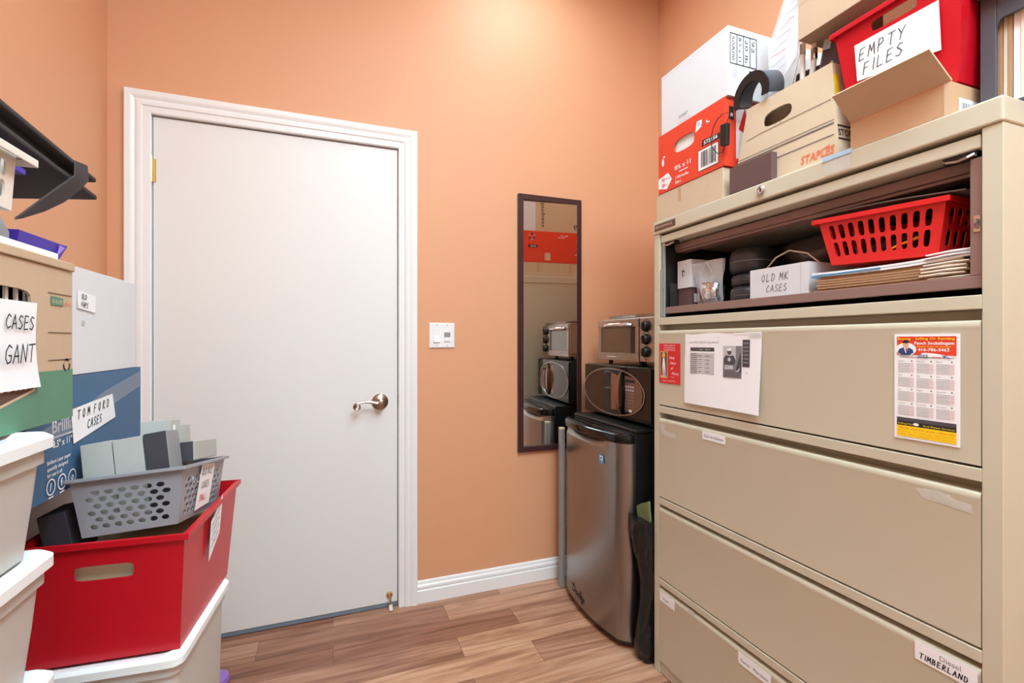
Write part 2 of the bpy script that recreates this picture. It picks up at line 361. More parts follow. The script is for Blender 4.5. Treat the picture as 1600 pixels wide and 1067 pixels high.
b.build('hinge', dr)
b = MB(); b.box(DX1-.0015, DX1-.0002, DY-.001, DY+.012, .90, .95, 'nickel'); b.build('latch_plate', dr)
b = MB(); b.lathe([(.014, 0), (.014, .005), (.008, .008)], (.237, DY, .058), (0, -1, 0), 'brass', 16); b.tube([(.237, DY-.006, .058), (.238, DY-.018, .052), (.239, DY-.030, .020)], .0045, 'brass'); sp = b.build('door_stop', dr, smooth=True)
b = MB(); b.tube([(.239, DY-.028, .026), (.2395, DY-.034, .004)], [.008, .0095], 'rubber', 12); b.build('rubber_tip', sp, smooth=True)

# light switch
t = thing('light_switch', 'white double light switch plate on the orange wall beside the door', 'light switch', (.473, YB, 1.220))
b = MB(); f = facing_front(.414, YB-.0005, 1.163)
b.loft([[f.p(*q) for q in l] for l in ([(0,0,0),(.119,0,0),(.119,.116,0),(0,.116,0)], [(0,0,.004),(.119,0,.004),(.119,.116,.004),(0,.116,.004)], [(.004,.004,.007),(.115,.004,.007),(.115,.112,.007),(.004,.112,.007)])], 'white', True, True)
for sx in (.035, .084):
    for sz in (.010, .106): b.disc(f, sx, sz, .0022, .0022, 'grey2', .0075)
b.build('cover_plate', t)
b = MB(); b.prism([(.019,.026),(.051,.026),(.051,.090),(.019,.090)], f, .007, .0085, 'white'); b.add([f.p(.020,.027,.014), f.p(.050,.027,.014), f.p(.050,.058,.0095), f.p(.020,.058,.0095), f.p(.050,.089,.0095), f.p(.020,.089,.0095), f.p(.020,.027,.008), f.p(.050,.027,.008)], [(0,1,2,3),(3,2,4,5),(6,7,1,0)], 'white'); b.build('rocker', t)
b = MB(); b.prism([(.068,.026),(.100,.026),(.100,.090),(.068,.090)], f, .007, .0085, 'white'); b.prism([(.070,.050),(.098,.050),(.098,.072),(.070,.072)], f, .0085, .0095, 'casemid'); b.prism([(.070,.031),(.098,.031),(.098,.046),(.070,.046)], f, .0085, .013, 'white'); b.build('dimmer', t, bevel=.0008)

# wall mirror
t = thing('wall_mirror', 'tall narrow wall mirror with a thin dark frame hung on the orange wall', 'mirror', (1.026, YB, .645))
b = MB(); f = facing_front(.851, YB-.001, .648); W, HH, w = .348, 1.272, .026
for pts in ([(0,0),(W,0),(W-w,w),(w,w)], [(W,0),(W,HH),(W-w,HH-w),(W-w,w)], [(W,HH),(0,HH),(w,HH-w),(W-w,HH-w)], [(0,HH),(0,0),(w,w),(w,HH-w)]): b.prism(pts, f, 0, .019, 'frame')
b.build('frame', t, bevel=.0015)
b = MB(); b.hexa([f.p(w,w,.0005), f.p(W-w,w,.0005), f.p(W-w,HH-w,.0005), f.p(w,HH-w,.0005)], [f.p(w,w,.002), f.p(W-w,w,.0165), f.p(W-w,HH-w,.0165), f.p(w,HH-w,.002)], 'mirror'); b.build('mirror_pane', t)

# lamps of the room, and a large unseen panel added as fill light
for i, (lx, ly, sx, sy) in enumerate(LAMPS):
    t = thing('ceiling_light', ['square ceiling light panel nearest the door, above the picture', 'large fill light panel added above the viewer, out of the picture', 'small ceiling light panel close to the door wall, above the picture'][i], 'ceiling light', (lx, ly, ZC-.05), 'ceiling light panels')
    b = MB(); b.box(lx-sx/2, lx+sx/2, ly-sy/2, ly+sy/2, ZC-.046, ZC-.042, 'lamp'); b.build('diffuser', t)
    b = MB()
    for q in ((-sx/2-.03, -sx/2-.0005, -sy/2-.03, sy/2+.03), (sx/2+.0005, sx/2+.03, -sy/2-.03, sy/2+.03), (-sx/2, sx/2, -sy/2-.03, -sy/2-.0005), (-sx/2, sx/2, sy/2+.0005, sy/2+.03)): b.box(lx+q[0], lx+q[1], ly+q[2], ly+q[3], ZC-.05, ZC-.001, 'white')
    b.build('lamp_frame', t)

# ------------------------------------------------------------------ filing cabinet
CY0, CY1, CX0, CX1, CZ = .478, 1.447, 1.100, 1.555, 1.626
cab = thing('filing_cabinet', 'tall putty coloured steel lateral filing cabinet with five rows', 'filing cabinet', (1.33, .96, 0))
b = MB()
b.box(CX0, CX1, CY0, CY0+.030, .001, 1.5795, 'cab'); b.box(CX0, CX1, CY1-.028, CY1, .001, 1.5795, 'cab')
b.box(CX1-.01, CX1-.0005, CY0+.030, CY1-.028, .001, 1.5795, 'cab'); b.box(CX0+.006, CX0+.02, CY0+.030, CY1-.028, .001, .042, 'cab')
for z0, z1 in ((.320, .342), (.609, .632), (.938, .962), (1.252, 1.278)): b.box(CX0-.001, CX0+.05, CY0+.030, CY1-.028, z0, z1, 'cab')
b.box(CX0+.045, CX0+.05, CY0+.03, CY1-.028, .042, 1.252, 'cab')
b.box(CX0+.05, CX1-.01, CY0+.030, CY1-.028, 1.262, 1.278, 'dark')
b.build('carcass', cab, bevel=.0015)
b = MB(); b.box(CX0-.004, CX1, CY0-.002, CY1+.003, 1.580, CZ, 'cab'); b.build('top', cab, bevel=.004, seg=3)
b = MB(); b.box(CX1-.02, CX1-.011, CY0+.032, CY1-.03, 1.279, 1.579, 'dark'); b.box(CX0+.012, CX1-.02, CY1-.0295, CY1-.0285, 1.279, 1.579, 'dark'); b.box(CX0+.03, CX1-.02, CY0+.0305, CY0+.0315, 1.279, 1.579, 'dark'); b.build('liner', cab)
drw = []
for i, (z0, z1) in enumerate(((.965, 1.232), (.635, .918), (.345, .597), (.045, .307))):
    pr = [(.012, z0+.002), (0, z0+.002), (0, z1-.018), (-.0008, z1-.014), (-.0012, z1-.008), (.0005, z1-.003), (.005, z1), (.036, z1+.001), (.036, z1-.006), (.012, z1-.006)]
    b = MB(); b.loft([[(CX0+q[0], y, q[1]) for q in pr] for y in (CY1-.0295, CY0+.0315)], 'cab', True, True)
    o = b.build('drawer', cab, smooth=True, angle=30)
    drw.append(o)
def sticker(parent, y0, y1, z0, z1, fn, k='paper'):
    b = MB(); f = facing_left(CX0-.0005, y0, z0); b.prism([(0,0),(y0-y1,0),(y0-y1,z1-z0),(0,z1-z0)], f, .0010, .0014, k); fn(b, f, y0-y1, z1-z0); return b.build('paper_label', parent)
sticker(drw[1], 1.203, 1.109, .884, .910, lambda b, f, w, h: b.type(f, 'Dolce & Gabbana', .008, .008, .0085, 'grey3', width=w-.016, c=.0017))
sticker(drw[2], .613, .513, .555, .592, lambda b, f, w, h: (b.type(f, 'Diesel', .042, .021, .010, 'grey2', c=.0017), b.hand(f, 'TIMBERLAND', .008, .006, .0105, 'ink', adv=.8, w=.0018, c=.0017)))
sticker(drw[3], 1.060, .950, .264, .297, lambda b, f, w, h: b.type(f, 'Guess   Marciano', .008, .010, .0085, 'ink', width=w-.016, c=.0017))
sticker(drw[3], 1.414, 1.335, .266, .299, lambda b, f, w, h: b.type(f, 'Fossil', .020, .010, .009, 'grey3', c=.0017))
def tapes(parent, polys):
    b = MB(); f = facing_left(CX0-.0005, CY1, 0)
    for i, p in enumerate(polys): b.poly(f, [(CY1-y, z) for y, z in p], 'ftape', .0006+i*.0003)
    return b.build('tape_scrap', parent)
tapes(drw[1], [[(1.412, .905), (1.385, .900), (1.388, .876), (1.414, .880)], [(1.405, .882), (1.330, .874), (1.332, .856), (1.404, .862)]])
tapes(drw[1], [[(.612, .898), (.575, .905), (.540, .893), (.522, .893), (.520, .876), (.560, .880), (.600, .882)], [(.585, .895), (.555, .902), (.550, .886), (.580, .885)]])
tapes(drw[3], [[(1.27, .3135), (1.24, .3135), (1.24, .300), (1.27, .300)]])
# retracted flipper door and pull-out shelf of the open top row
b = MB(); b.box(CX0+.004, CX1-.03, CY0+.033, CY1-.031, 1.546, 1.572, 'cab'); b.build('flipper_door', cab, bevel=.003)
b = MB(); b.box(1.150, 1.168, .545, 1.398, 1.520, 1.542, 'brown'); b.box(1.156, 1.20, .545, 1.398, 1.512, 1.520, 'brown'); b.box(1.20, 1.42, .545, 1.398, 1.530, 1.535, 'cab'); b.build('door_rail', cab, bevel=.002)
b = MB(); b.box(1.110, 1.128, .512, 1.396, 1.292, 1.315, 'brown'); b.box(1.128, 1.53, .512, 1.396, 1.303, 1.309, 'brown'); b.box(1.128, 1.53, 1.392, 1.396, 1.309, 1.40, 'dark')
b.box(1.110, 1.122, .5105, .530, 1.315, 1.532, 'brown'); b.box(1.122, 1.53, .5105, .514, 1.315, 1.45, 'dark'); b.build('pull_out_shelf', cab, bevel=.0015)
b = MB(); b.box(1.106, 1.112, 1.398, 1.410, 1.280, 1.545, 'greysteel'); b.box(1.102, 1.106, 1.408, 1.417, 1.280, 1.45, 'greysteel'); b.box(1.103, 1.110, 1.402, 1.412, 1.38, 1.40, 'greysteel'); b.build('slide_rail', cab, bevel=.001)
for y in (.545, 1.372):
    b = MB(); b.box(1.108, 1.128, y-.026, y+.026, 1.534, 1.5455, 'black'); b.tube([(1.105, y-.024, 1.538), (1.100, y-.016, 1.534), (1.102, y, 1.532), (1.100, y+.016, 1.534), (1.105, y+.024, 1.538)], .0025, 'chrome', 6); b.build('latch', cab)
b = MB(); b.box(1.1085, 1.1098, .514, .524, 1.395, 1.425, 'chrome'); b.tube([(1.107, .519, 1.402), (1.104, .519, 1.41), (1.107, .519, 1.418)], .003, 'chrome', 6); b.build('side_clip', cab)
b = MB(); b.lathe([(.013, 0), (.013, .004), (.010, .007), (.008, .007), (.008, .004)], (CX0-.0045, .978, 1.606), (-1, 0, 0), 'chrome', 20); b.box(CX0-.0105, CX0-.0085, .977, .979, 1.602, 1.610, 'ink'); b.build('lock', cab, smooth=True)
b = MB(); f = facing_left(CX0-.0045, 1.438, 1.592); b.prism([(0,0),(.110,0),(.110,.022),(0,.022)], f, 0, .0015, 'brownp'); b.type(f, 'PERFORMANCE', .006, .006, .010, 'tan', width=.092, c=.0022); b.build('name_badge', cab)
b = MB(); f = facing_left(CX0-.0045, .800, 1.586); b.rect(f, 0, .062, 0, .040, 'ftape', .0005); b.prism([(-.004,.034),(.064,.034),(.066,.044),(-.002,.044)], f, .0008, .0018, 'bluelid'); b.build('tape_flag', cab)

# things stuck on the first drawer front
f = facing_left(CX0-.0008, 1.282, .990)
b = MB(); n = 12; PW, PH = .303, .228
def sag(a, v): return .0008+.010*max(0, (1-v))**2*(.3+.7*(a/PW))+.0015*math.sin(a*25)*(1-v)
grid = [[f.p(PW*i/n+(-.002 if 0 < j < 6 else 0), PH*j/8*(1-.01*math.sin(i)), sag(PW*i/n, j/8)) for i in range(n+1)] for j in range(9)]
b.loft(grid, 'paper', closed=False)
def ppt(fr):
    class G(Fr):
        def p(s, a, bb, c=0.0): return fr.p(a, bb, c+sag(a, bb/PH))
    return G(fr.o, fr.u, fr.v)
g = ppt(f)
b.type(g, 'New PINK LEGENT family Reward', .022, .198, .0055, 'grey2', width=.125)
b.type(g, 'page 1', .012, .215, .003, 'grey1'); b.type(g, '1/05/20', .140, .215, .003, 'grey1')
b.rect(g, .026, .130, .172, .184, 'grey3'); b.type(g, 'Points', .068, .176, .004, 'paper', c=.0012); b.type(g, 'Rewards', .094, .176, .004, 'paper', c=.0012)
for r in range(11):
    z = .166-r*.0062; b.rect(g, .025, .130, z-.0045, z, 'grey1')
    b.rect(g, .028, .055+random.random()*.006, z-.0035, z-.0012, 'grey2', .0012)
    if r % 2: b.rect(g, .064, .078, z-.0035, z-.0012, 'grey2', .0012); b.rect(g, .092, .110, z-.0035, z-.0012, 'grey2', .0012)
b.rect(g, .166, .236, .096, .190, 'grey2'); b.rect(g, .166, .214, .145, .190, 'grey1', .001)
b.disc(g, .190, .173, .008, .010, 'grey3', .0014); b.disc(g, .190, .179, .009, .004, 'paper', .0017); b.poly(g, [(.168,.150),(.176,.163),(.190,.160),(.206,.162),(.214,.148),(.210,.135),(.172,.135)], 'grey3', .0014); b.disc(g, .190, .150, .006, .006, 'grey1', .0017)
b.poly(g, [(.214,.120),(.224,.150),(.232,.172),(.236,.140),(.236,.112)], 'grey3', .0014)
b.type(g, '$200', .174, .122, .011, 'paper', bold=.02, c=.0018); b.poly(g, [(.212,.116),(.222,.118),(.232,.128),(.226,.116)], 'paper', .0018)
for r in range(4): b.rect(g, .170, .232, .100+r*.005, .1015+r*.005, 'grey3', .0014)
b.rect(g, .238, .264, .130, .208, 'grey3')
for r in range(6): b.rect(g, .242, .260, .140+r*.011, .145+r*.011, 'grey2', .0012)
b.rect(g, .250, .258, .112, .115, 'grey1')
b.rect(g, .205, .300, .2235, .2275, 'lid', .0012); b.rect(g, .262, .302, .214, .2275, 'ftape', .0016)
tag(b.build('printed_notice', smooth=True), 'large white printed sheet taped to the uppermost drawer of the cabinet', 'notice')
b = MB(); f = facing_left(CX0-.0008, 1.4165, 1.046); b.prism([(0,0),(.110,0),(.110,.140),(0,.140)], f, 0, .0012, 'redp')
b.rect(f, .006, .046, .018, .112, 'gold', .0016); b.rect(f, .009, .043, .021, .109, 'darkbrown', .0019)
b.disc(f, .026, .098, .008, .010, 'gold', .0022); b.poly(f, [(.016,.024),(.020,.070),(.022,.088),(.030,.088),(.033,.070),(.038,.024)], 'paper', .0022); b.poly(f, [(.016,.024),(.024,.060),(.026,.024)], 'redcard', .0025); b.poly(f, [(.030,.024),(.028,.060),(.039,.024)], 'bluetag', .0025); b.rect(f, .012, .041, .021, .027, 'tan', .0026)
for r, s_ in enumerate(('O Blessed Hours', 'Trusting Prayer', 'Sunday March')): b.type(f, s_, .026, .131-r*.008, .0050, 'paper', width=.060, c=.002)
for r, s_ in enumerate(('Holy', 'Hour', 'of', 'Mercy')): b.type(f, s_, .056+r*.004, .086-r*.018, .010, 'paper', shear=.4, c=.002)
b.type(f, '3 - 4 pm', .062, .022, .004, 'paper', c=.002); b.type(f, 'Jesus, I trust in You', .020, .007, .0055, 'paper', width=.066, c=.002)
tag(b.build('prayer_card'), 'small red card with a gold picture, stuck at the far end of the uppermost drawer', 'card')
b = MB(); f = facing_left(CX0-.0008, .650, .994); W, HH = .111, .214; b.prism([(0,0),(W,0),(W,HH),(0,HH)], f, 0, .0014, 'paper')
b.rect(f, .005, W-.005, .172, HH-.005, 'redcard', .0018); b.rect(f, .005, W-.005, .2015, HH-.005, 'redp', .002)
b.type(f, 'Buying - Selling Or Renting', .007, .2025, .0048, 'yellow', width=W-.014, bold=.02, c=.0024)
b.type(f, 'Panch Sockalingam', .037, .193, .0060, 'paper', width=.066, bold=.02, c=.0024); b.type(f, 'Realty Point Brokerage', .042, .1875, .0036, 'yellow', width=.056, c=.0024); b.type(f, '416-786-3463', .043, .180, .0060, 'paper', width=.052, bold=.02, c=.0024)
pts = [(.005,.168)]+[(.005+(W-.01)*i/20, .1675+.009*math.sin(math.pi*(i/20)*1.0)*(1 if i > 8 else .4)) for i in range(21)]+[(W-.005,.168)]
b.poly(f, pts, 'paper', .0022)
b.disc(f, .022, .183, .0185, .0135, 'paper', .0026); b.poly(f, [(.007,.177),(.010,.184),(.018,.187),(.026,.187),(.034,.183),(.036,.177),(.028,.171),(.014,.171)], 'navy', .0029); b.poly(f, [(.018,.187),(.022,.175),(.026,.187)], 'paper', .0031); b.poly(f, [(.021,.186),(.0235,.174),(.024,.186)], 'redp', .0033); b.disc(f, .022, .193, .0052, .0068, 'skin', .0032); b.disc(f, .022, .1985, .0058, .0030, 'ink', .0034)
b.type(f, '2022', .042, .1665, .0068, 'navy', bold=.02, c=.003); b.type(f, 'January', .068, .167, .0036, 'redp', c=.003); b.poly(f, [(.083,.173),(.088,.171),(.092,.174),(.088,.167)], 'navy', .003); b.poly(f, [(.090,.171),(.098,.166),(.092,.166)], 'lilac', .003)
months = ['January', 'February', 'March', 'April', 'May', 'June', 'July', 'August', 'September', 'October', 'November', 'December']
for k, mn in enumerate(months):
    cx = .007+(k % 3)*.0335; cz = .158-(k//3)*.029
    b.type(f, mn, cx, cz, .0028, 'grey2', c=.002); b.disc(f, cx+.025, cz+.0015, .0014, .0012, 'ink', .002, 8)
    for r in range(6):
        b.rect(f, cx, cx+.022, cz-.0045-r*.0034, cz-.0030-r*.0034, 'grey1', .002); b.rect(f, cx+.0225, cx+.029, cz-.0045-r*.0034, cz-.0030-r*.0034, 'blush', .002)
b.rect(f, .005, W-.005, .036, .0435, 'grey3', .002); b.rect(f, .005, W-.005, .027, .036, 'ink', .002); b.rect(f, .005, W-.005, .005, .027, 'yellow', .002)
b.type(f, 'Selling Houses    Real Estate Services', .007, .0295, .0036, 'yellow', width=W-.014, c=.0024); b.disc(f, .040, .032, .005, .003, 'paper', .0028)
for r, s_ in enumerate(('Thank you for your referrals', 'Buying or selling call today', 'Each office independently owned')): b.type(f, s_, .008, .0205-r*.006, .0034, 'orangep' if r else 'redp', width=W-.016, c=.0024)
tag(b.build('wall_calendar'), 'small one-page year calendar with yellow foot stuck on the cabinet drawer', 'calendar')

# ------------------------------------------------------------------ contents of the open top row
SZ = 1.3155
def carton(name, x0, x1, y0, y1, z0, z1, k, label, cat, draw=None, bevel=.0012, M=None, group=None):
    b = MB(); b.M = M; b.box(x0, x1, y0, y1, z0, z1, k)
    if draw: draw(b)
    return tag(b.build(name, bevel=bevel), label, cat, group)
S2 = 1.3095
carton('small_carton', 1.160, 1.30, 1.325, 1.388, S2, 1.380, 'darkbrown', 'dark brown small carton under the white carton in the cabinet', 'carton', lambda b: b.rect(facing_front(1.165, 1.325, 1.315), .008, .03, .015, .045, 'paper'))
def dlogo(b):
    f = facing_left(1.155, 1.388, 1.390); b.poly(f, [(.025,.030),(.029,.030),(.029,.050),(.040,.044),(.040,.048),(.027,.056),(.025,.054)], 'ink'); b.line(f, [(.033,.040),(.036,.034)], .002, 'ink')
carton('small_carton', 1.155, 1.29, 1.320, 1.388, 1.3805, 1.478, 'wcard', 'small white carton with black logo standing on a brown carton', 'carton', dlogo)
def dmk(b):
    f = facing_left(1.145, 1.062, S2); b.hand(f, 'OLD MK', .040, .052, .020, 'ink', adv=.82); b.hand(f, 'CASES', .056, .022, .018, 'ink', adv=.76)
    b.line(f, [(.162,.0),(.162,.088)], .0012, 'grey1')
carton('file_carton', 1.145, 1.40, .878, 1.062, S2, 1.400, 'wcard', 'low white carton handwritten OLD MK CASES on the cabinet shelf', 'carton', dmk)
def blob(name, label, cat, c, r, k, seed=0, amp=.15, sq=0.7, M=None, n=20, m=12, parent=None, group=None):
    rnd = random.Random(seed); ph = [rnd.uniform(0, 6.28) for _ in range(8)]
    b = MB(); b.M = M; loops = []
    for i in range(1, m):
        t = math.pi*i/m-math.pi/2; l = []
        for j in range(n):
            a = 2*math.pi*j/n
            w = 1+amp*(math.sin(2*a+ph[0]+t*2)*.5+math.sin(3*a+ph[1]-3*t)*.4+math.sin(5*a+ph[2]+5*t)*.3)
            ct = math.copysign(abs(math.cos(t))**sq, 1); st = math.copysign(abs(math.sin(t))**sq, math.sin(t))
            l.append((c[0]+r[0]*w*ct*math.copysign(abs(math.cos(a))**sq, math.cos(a)), c[1]+r[1]*w*ct*math.copysign(abs(math.sin(a))**sq, math.sin(a)), c[2]+r[2]*st))
        loops.append(l)
    b.loft(loops, k, True, True)
    o = b.build(name, parent, smooth=True, angle=80)
    return o if parent else tag(o, label, cat, group)
# zip bag holding something in foil
t = thing('zip_bag', 'clear plastic zip bag with crumpled silver foil inside, leaning in the open cabinet', 'bag', (1.17, 1.24, S2))
b = MB()
for sx in (1.150, 1.186):
    rows = []
    for j in range(9):
        v = j/8; row = []
        for i in range(9):
            u = i/8; y = 1.300-u*.115+.010*v*(1-2*u)+.012*v; bul = math.sin(math.pi*u)*math.sin(math.pi*min(1, v*1.3))
            row.append((1.168+(sx-1.168)*(bul*1.5 if v < .75 else .25)+.004*math.sin(9*u+5*v), y, S2+.001+.150*v))
        rows.append(row)
    b.loft(rows, 'bag', closed=False)
b.build('bag_film', t, smooth=True, angle=80)
b = MB(); b.tube([(1.163, 1.288, 1.36), (1.160, 1.270, 1.43), (1.160, 1.250, 1.457)], .0016, 'bag', 6); b.tube([(1.158, 1.250, 1.457), (1.158, 1.225, 1.42), (1.158, 1.228, 1.38)], .0016, 'bag', 6); b.build('zip_seam', t)
blob('foil_wad', '', '', (1.166, 1.236, S2+.044), (.026, .048, .042), 'foil', 3, .22, .8, parent=t)
# spectacle cases
def spectcase(cx, cy, cz, lx, ly, lz, label, rot, k='leather'):
    t = thing('glasses_case', label, 'glasses case', (cx, cy, cz), 'black glasses cases in the cabinet')
    M = turned(cx, cy, rot)
    for nm, z0, z1, kk in (('case_base', 0, lz*.45, k), ('case_lid', lz*.48, lz, k)):
        b = MB(); b.M = M; hz = [(0, .86), (.25, .97), (.6, 1), (1, 1)] if nm == 'case_base' else [(0, 1), (.4, 1), (.75, .94), (1, .78)]
        b.loft([rr(cx-lx/2*q, cx+lx/2*q, cy-ly/2*q, cy+ly/2*q, min(lx, ly)*.42*q, cz+z0+(z1-z0)*u, 6) for u, q in hz], kk, True, True); b.build(nm, t, smooth=True, angle=50)
    b = MB(); b.M = M; b.loft([rr(cx-lx/2*q, cx+lx/2*q, cy-ly/2*q, cy+ly/2*q, min(lx, ly)*.42*q, cz+u, 6) for u, q in ((lz*.45, .985), (lz*.48, .985))], 'casemid', False, False); b.build('seam', t, smooth=True)
spectcase(1.215, 1.120, S2, .13, .095, .052, 'black leather glasses case at the bottom of the cabinet pile', 8)
spectcase(1.235, 1.125, S2+.053, .14, .100, .040, 'black leather glasses case in the middle of the cabinet pile', -6)
spectcase(1.245, 1.135, S2+.094, .16, .115, .078, 'large black glasses case on top of the cabinet pile', 10)
blob('plastic_bag', 'dark smoky crumpled plastic bag behind the white OLD MK CASES carton', 'bag', (1.33, .985, 1.456), (.058, .092, .044), 'smoke', 9, .2, .75)
b = MB(); pts = [(1.225, 1.075, 1.412), (1.222, 1.04, 1.440), (1.215, .99, 1.452), (1.222, .94, 1.436), (1.23, .91, 1.405)]
b.tube(pts, .0025, 'wplastic', 6); tag(b.build('bag_tie'), 'pale loop of plastic tie lying before the smoky bag', 'tie')
# folders and envelopes under the red basket
nf = 9; zc = S2
for i in range(nf):
    k = 'manila' if i < 7 else 'paper'; y1 = .872-random.uniform(0, .03)-(.01 if i % 2 else 0); y0 = .528+random.uniform(0, .03); x0 = 1.132+random.uniform(0, .012); th = .0062
    rows = [[], [], [], []]; n = 14
    for j in range(n+1):
        u = j/n; y = y1+(y0-y1)*u; dz = -.004*math.sin(math.pi*u)*i/nf+.006*max(0, u-.7)*i/3; fan = 1+.5*max(0, u-.6)
        q = zc+.0008+dz
        rows[0].append((x0, y, q)); rows[1].append((x0+.26, y, q)); rows[2].append((x0+.26, y, q+th*.75)); rows[3].append((x0, y, q+th*.75))
    b = MB(); nn = n+1; b.loft([[r[j] for r in rows] for j in range(nn)], k, True, True)
    e = MB()
    lab = ('brown paper folder in the pile under the red basket' if i < 7 else ['white paper wallet with blue edges under the red basket', 'white envelope directly under the red slotted basket'][i-7])
    t = thing('paper_folder' if i < 7 else 'paper_envelope', lab, 'folder' if i < 7 else 'envelope', (x0+.13, .7, zc), 'brown folders under the red basket' if i < 7 else None)
    b.build('cover', t)
    b = MB(); yy = y0+.002; f2 = facing_left(x0-.004, yy+.07, zc)
    for q in range(3): b.tube([(x0-.003, yy+.075-q*.004, zc+.003+.010*.2*i/3), (x0-.005, yy+.03+random.uniform(-.01, .01), zc+.0035+.010*.25*i/3+random.uniform(-.001, .001)), (x0-.002, yy, zc+.003+.010*.3*i/3)], .0018, 'manilaedge' if i < 7 else 'paper', 5)
    b.build('page_edges', t)
    if i == 7:
        b = MB()
        for q in range(3): b.box(x0-.002, x0+.1, .70, y1+.002, zc+.0008+q*.0016, zc+.0016+q*.0016, 'bluep')
        b.build('blue_insert', t)
    zc += th
# red slotted basket
def tub(b, bot, top, th, k, cells=(None,)*4, floor=True):
    for i in range(4):
        j = (i+1) % 4; b.wallq(bot[i], bot[j], top[j], top[i], k, th, cells[i])
    if floor: z = Vector((0, 0, .001)); b.hexa(bot, [Vector(q)+Vector((0, 0, th)) for q in bot], k)
def rim(b, top, w, h, k):
    top = [Vector(q) for q in top]; c = sum(top, Vector())/4
    def off(q, d): e = q-c; return Vector((q.x+math.copysign(d, e.x), q.y+math.copysign(d, e.y), q.z))
    dn = Vector((0, 0, -h)); up = Vector((0, 0, .0015))
    b.loft([[off(q, -.002)+up for q in top], [off(q, w)+up for q in top], [off(q, w)+dn for q in top], [off(q, w-.002)+dn for q in top], [off(q, w-.002) for q in top]], k)
bt = thing('slotted_basket', 'light red plastic basket with two rows of slots in the open cabinet', 'basket', (1.25, .715, 1.374))
b = MB(); b.M = turned(1.14, .72, 0, 1.374, 3.2, 0)
x0, x1, y0, y1 = 1.136, 1.36, .585, .852; zt = 1.487; zb = 1.375; ti = .026
bot = [(x0+.012, y0+ti-.012, zb), (x1-ti, y0+ti-.012, zb), (x1-ti, y1-ti-.006, zb), (x0+.012, y1-ti-.006, zb)]
top = [(x0, y0, zt), (x1, y0, zt), (x1, y1, zt), (x0, y1, zt)]
def slots(nx, ny, mu=.06, v0=.14, v1=.88):
    c = [(0, mu, 0, 1, None), (1-mu, 1, 0, 1, None), (mu, 1-mu, 0, v0, None), (mu, 1-mu, v1, 1, None)]
    for i in range(nx):
        for j in range(ny):
            u0 = mu+(1-2*mu)*i/nx; u1 = mu+(1-2*mu)*(i+1)/nx; w0 = v0+(v1-v0)*j/ny; w1 = v0+(v1-v0)*(j+1)/ny
            c.append((u0, u1, w0, w1, ((u0+u1)/2, (w0+w1)/2, (u1-u0)*.29, (w1-w0)*.41, .55)))
    return c
tub(b, bot, top, .002, 'red2', (slots(7, 2), slots(10, 2), slots(7, 2), slots(10, 2))); b.build('basket_body', bt)
b = MB(); b.M = turned(1.14, .72, 0, 1.374, 3.2, 0); rim(b, top, .010, .010, 'red2'); b.box(1.155, 1.30, y1+.009, y1+.030, zt-.006, zt-.001, 'red2'); b.build('basket_rim', bt, bevel=.001)
blob('pouch', 'dark pouch lying inside the red slotted basket', 'pouch', (1.245, .705, 1.414), (.075, .085, .030), 'leather', 5, .1, .8)
b = MB(); b.tube([(1.150, .70, 1.392), (1.152, .675, 1.402), (1.152, .65, 1.408), (1.150, .635, 1.412)], .0028, 'orangep', 6); tag(b.build('pencil'), 'orange pencil seen through the slots of the red basket', 'pencil')
b = MB(); rows = []
for j in range(9):
    u = j/8; y = .862-.318*u; z = 1.5015+(-.020)*u+.006*math.sin(math.pi*u)
    rows.append([(1.126, y, z), (1.36, y, z+.001), (1.36, y, z+.0035), (1.126, y, z+.0025)])
b.loft(rows, 'darkboard', True, True); tag(b.build('cardboard_sheet'), 'thin dark grey board lying on top of the red slotted basket', 'board')

# ------------------------------------------------------------------ fridge, microwave, toaster oven
fx, fy0, fy1 = 1.045, 1.555, 2.058
fr_ = thing('mini_fridge', 'small stainless steel fridge with black body standing by the cabinet', 'fridge', (1.3, 1.8, 0))
b = MB(); b.box(1.095, 1.60, fy0+.004, fy1-.004, .02, .835, 'black'); b.box(1.095, 1.605, fy0, fy1, .835, .848, 'black')
for q in (1.13, 1.56):
    for w in (fy0+.04, fy1-.04): b.lathe([(.016, 0), (.016, .022)], (q, w, 0), (0, 0, 1), 'black', 12)
b.build('fridge_body', fr_, bevel=.004)
def bow(u): return fx-.034*(1-(2*u-1)**2)+.030*max(0, abs(2*u-1)-.90)/.1      # convex door front, rounded ends
n = 28; us = [i/n for i in range(n+1)]
def doorloop(z, dx=0.0): return [(bow(u)+dx, fy1-(fy1-fy0)*u, z) for u in us]+[(1.093, fy0, z), (1.093, fy1, z)]
b = MB(); b.loft([doorloop(z) for z in (.035, .10, .74, .765)], 'steel', True, False)
# scooped finger pull below the cap
rows = [[(bow(u)+.030*max(0, 1-((u-.42)/.40)**2)**.5*k, fy1-(fy1-fy0)*u, .765+.033*k) for u in us]+[(1.093, fy0, .765+.033*k), (1.093, fy1, .765+.033*k)] for k in (0, .33, .66, 1)]
b.loft(rows, 'steel', False, True); dd = b.build('fridge_door', fr_, smooth=True, angle=35)
b = MB(); b.loft([doorloop(.797, -.004), doorloop(.803, -.008), doorloop(.826, -.008), doorloop(.832, -.002)], 'gloss', True, True); b.build('door_cap', dd, smooth=True, angle=50)
b = MB(); b.loft([doorloop(z, .004) for z in (.024, .034)], 'black', True, True); b.build('kick_strip', fr_)
f = Fr((bow(.74)-.0012, 1.694, .700), (.05, -1, 0), (0, 0, 1)); b = MB(); b.rect(f, 0, .030, 0, .034, 'bluetag', 0); b.rect(f, .004, .026, .012, .030, 'paper', .0006); b.rect(f, .008, .022, .016, .026, 'bluetag', .0011); b.build('energy_sticker', dd)
